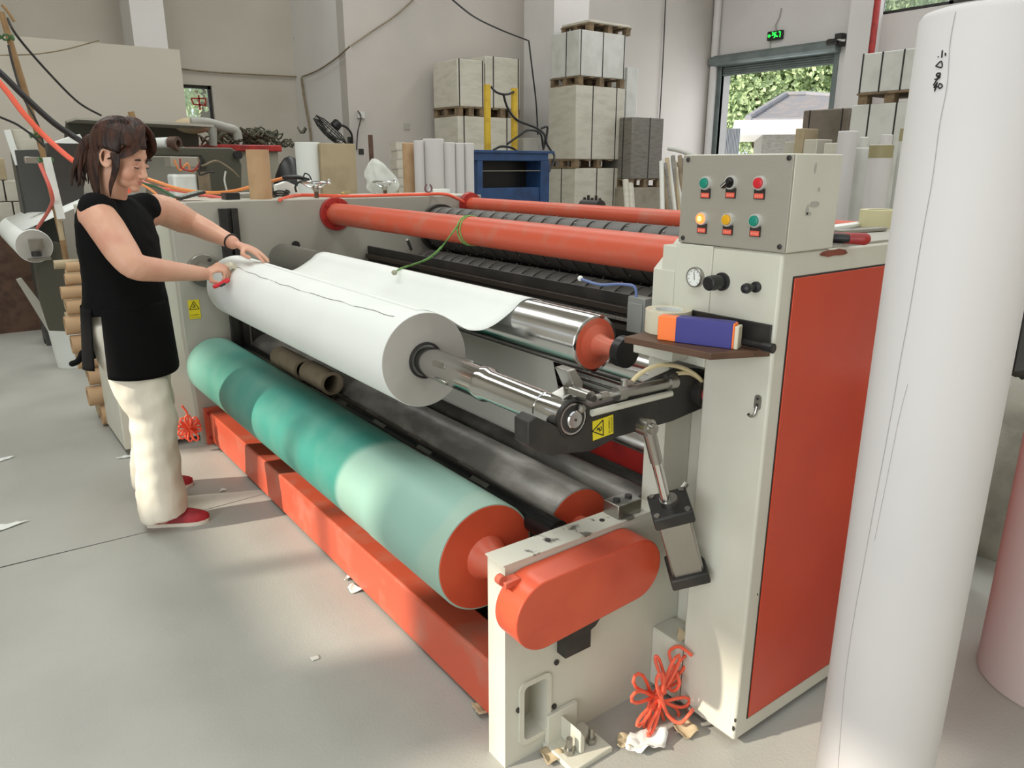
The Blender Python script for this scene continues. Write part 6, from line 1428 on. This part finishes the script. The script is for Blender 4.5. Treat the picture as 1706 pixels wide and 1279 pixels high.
one('cover_sheet', MB().grid(sheetf, 14, 5), M_WRAPW, 'white cover sheet lying over the leaning tubes by the control box', 'sheet', solid=.05)
one('sheet_stand', MB().box((c0.x+.35, c0.y-.1, 0), (c0.x+.75, c0.y+.3, c0.z-.16)), M_GREY, 'grey stand under the white cover sheet', 'stand')

# ---- paper scraps and debris
def scrap(px, py, pts, label, z=.0, m=M_PAPER, curl=.006):
    c = at(px, py, Z=0); mb = MB(); n = len(pts)
    m_ = n*5; rim = []
    for i in range(n):
        for k in range(5):
            t = k/5; a = pts[i][0]*(1-t)+pts[(i+1) % n][0]*t; b_ = pts[i][1]*(1-t)+pts[(i+1) % n][1]*t; j_ = 1+.10*noise.noise(V((px+a*90, py+b_*90, 1.5))); rim.append((a*j_, b_*j_))
    vs = []
    for s_ in (1, .75, .5, .25):
        vs += [V((c.x+a*s_, c.y+b_*s_, z+.0025+curl*(.9+noise.noise(V((a*s_*38+px, b_*s_*38, 0)))*1.3)*(.35+.65*s_ if curl > .01 else s_))) for a, b_ in rim]
    vs.append(V((c.x, c.y, z+.003+curl*.5))); fs = [(r*m_+i, r*m_+(i+1) % m_, (r+1)*m_+(i+1) % m_, (r+1)*m_+i) for r in range(3) for i in range(m_)]+[(3*m_+i, 3*m_+(i+1) % m_, 4*m_) for i in range(m_)]
    mb.add(vs, fs); one('paper_scrap', mb, m, label, 'paper scrap', 'paper scraps on the floor', solid=.001, angle=50)
scrap(20, 878, [(-.07, -.03), (.07, .02), (.02, .03), (-.07, .04)], 'white triangular paper scrap on the floor at the left edge')
scrap(12, 766, [(-.05, -.02), (.04, .02), (-.02, .03)], 'thin white paper scrap near the left edge, farther back')
scrap(212, 763, [(-.05, .01), (.03, -.01), (.05, .02), (0, .03)], 'white paper scrap on the floor left of her feet')
scrap(372, 818, [(-.02, -.01), (.02, 0), (0, .02)], 'tiny white scrap in the sunlit floor by the beam')
scrap(592, 982, [(-.025, -.02), (.02, -.03), (.01, .04), (-.02, .02)], 'small white scrap tucked against the orange floor beam')
scrap(578, 965, [(-.015, -.01), (.015, -.01), (.01, .02)], 'tiny scrap just above another at the floor beam')
scrap(400, 768, [(-.02, -.04), (.015, -.03), (.02, .03), (-.01, .04)], 'torn white strip stuck by the far end of the orange beam', curl=.02)
scrap(806, 1185, [(-.03, -.02), (.02, -.03), (.03, .02), (-.02, .03)], 'crumpled beige scrap at the near end of the floor beam', m=M_CARTON, curl=.014)
scrap(1072, 1246, [(-.055, .012), (-.02, .045), (.05, .03), (.07, -.02), (.03, -.045), (.0, -.02), (-.03, -.02)], 'large torn white paper piece on the floor before the coiled hose', curl=.02)
scrap(1042, 1240, [(-.03, 0), (.0, .03), (.03, 0), (0, -.03)], 'tan paper piece beside the large torn white one', m=M_CARTON, curl=.012)
scrap(1142, 1222, [(-.025, -.02), (.02, -.03), (.03, .02), (-.02, .03)], 'crumpled tan paper ball by the cabinet toe', m=M_CARTON, curl=.016)
scrap(920, 1262, [(-.03, -.02), (.02, -.03), (.03, .02), (-.02, .03)], 'crumpled brown paper at the foot of the near frame plate', m=M_CARTON, curl=.014)
scrap(525, 1097, [(-.012, -.008), (.012, -.01), (.014, .01), (-.01, .012)], 'small grey smear of glue on the open floor, upper one', m=M_WRAPW, curl=.0)
p = at(1128, 1068, X=1.425); one('leaf_scrap', MB().grid(lambda u, v: V((1.43+.012*sin(v*3), p.y+(u-.5)*.03*sin(pi*(.1+.85*v)), .1955+.045*v)), 6, 8), M_CARTON, 'dry brown leaf shaped scrap standing on the ledge of the cabinet toe', 'paper scrap', solid=.001)
db = MB(); rnd = random.Random(21)
for k in range(420):
    x = rnd.uniform(1.12, 1.62); y = rnd.uniform(1.5, 3.9); z = .004+abs(rnd.gauss(0, .03))*(1 if y < 3 else .7); s_ = rnd.uniform(.012, .05)
    a = V((rnd.gauss(0, 1), rnd.gauss(0, 1), rnd.gauss(0, .5))).normalized()*s_; b_ = V((rnd.gauss(0, 1), rnd.gauss(0, 1), rnd.gauss(0, .5))).normalized()*s_*.5
    c = V((x, y, z+s_)); db.add([c-a, c+b_, c+a, c-b_], [(0, 1, 2, 3)])
tag(db.build('paper_debris', mat('dirty_debris', (96, 90, 80), .9, col2=(150, 142, 126), nscale=9), smooth=False, solid=.001), 'heap of dirty torn paper trimmings on the floor under the rollers', 'paper trimmings', kind='stuff')
one('floor_dark_sheet', MB().box((1.10, 1.33, 0.0005), (2.15, 4.0, .004)), mat('dark_floor_sheet', (58, 54, 50), .9, col2=(84, 78, 70), nscale=12), 'mottled dark sheet covering the floor underneath the rollers', 'mat')  # thin sheet that turns the floor darker below the rollers
# expansion joint of the slab
jt = MB(); a, b_ = at(-40, 955, Z=0), at(245, 886, Z=0)
dd = (b_-a).normalized(); ss = V((-dd.y, dd.x, 0))*.004
jt.add([a-ss+V((0, 0, .0006)), b_-ss*.4+V((0, 0, .0006)), b_+ss*.4+V((0, 0, .0006)), a+ss+V((0, 0, .0006))], [(0, 1, 2, 3)])
a, b_ = at(320, 855, Z=0), at(450, 820, Z=0); jt.add([a-ss*.5+V((0, 0, .0006)), b_-ss*.2+V((0, 0, .0006)), b_+ss*.2+V((0, 0, .0006)), a+ss*.5+V((0, 0, .0006))], [(0, 1, 2, 3)])
structure(jt.build('trim_4', M_DARK, smooth=False))
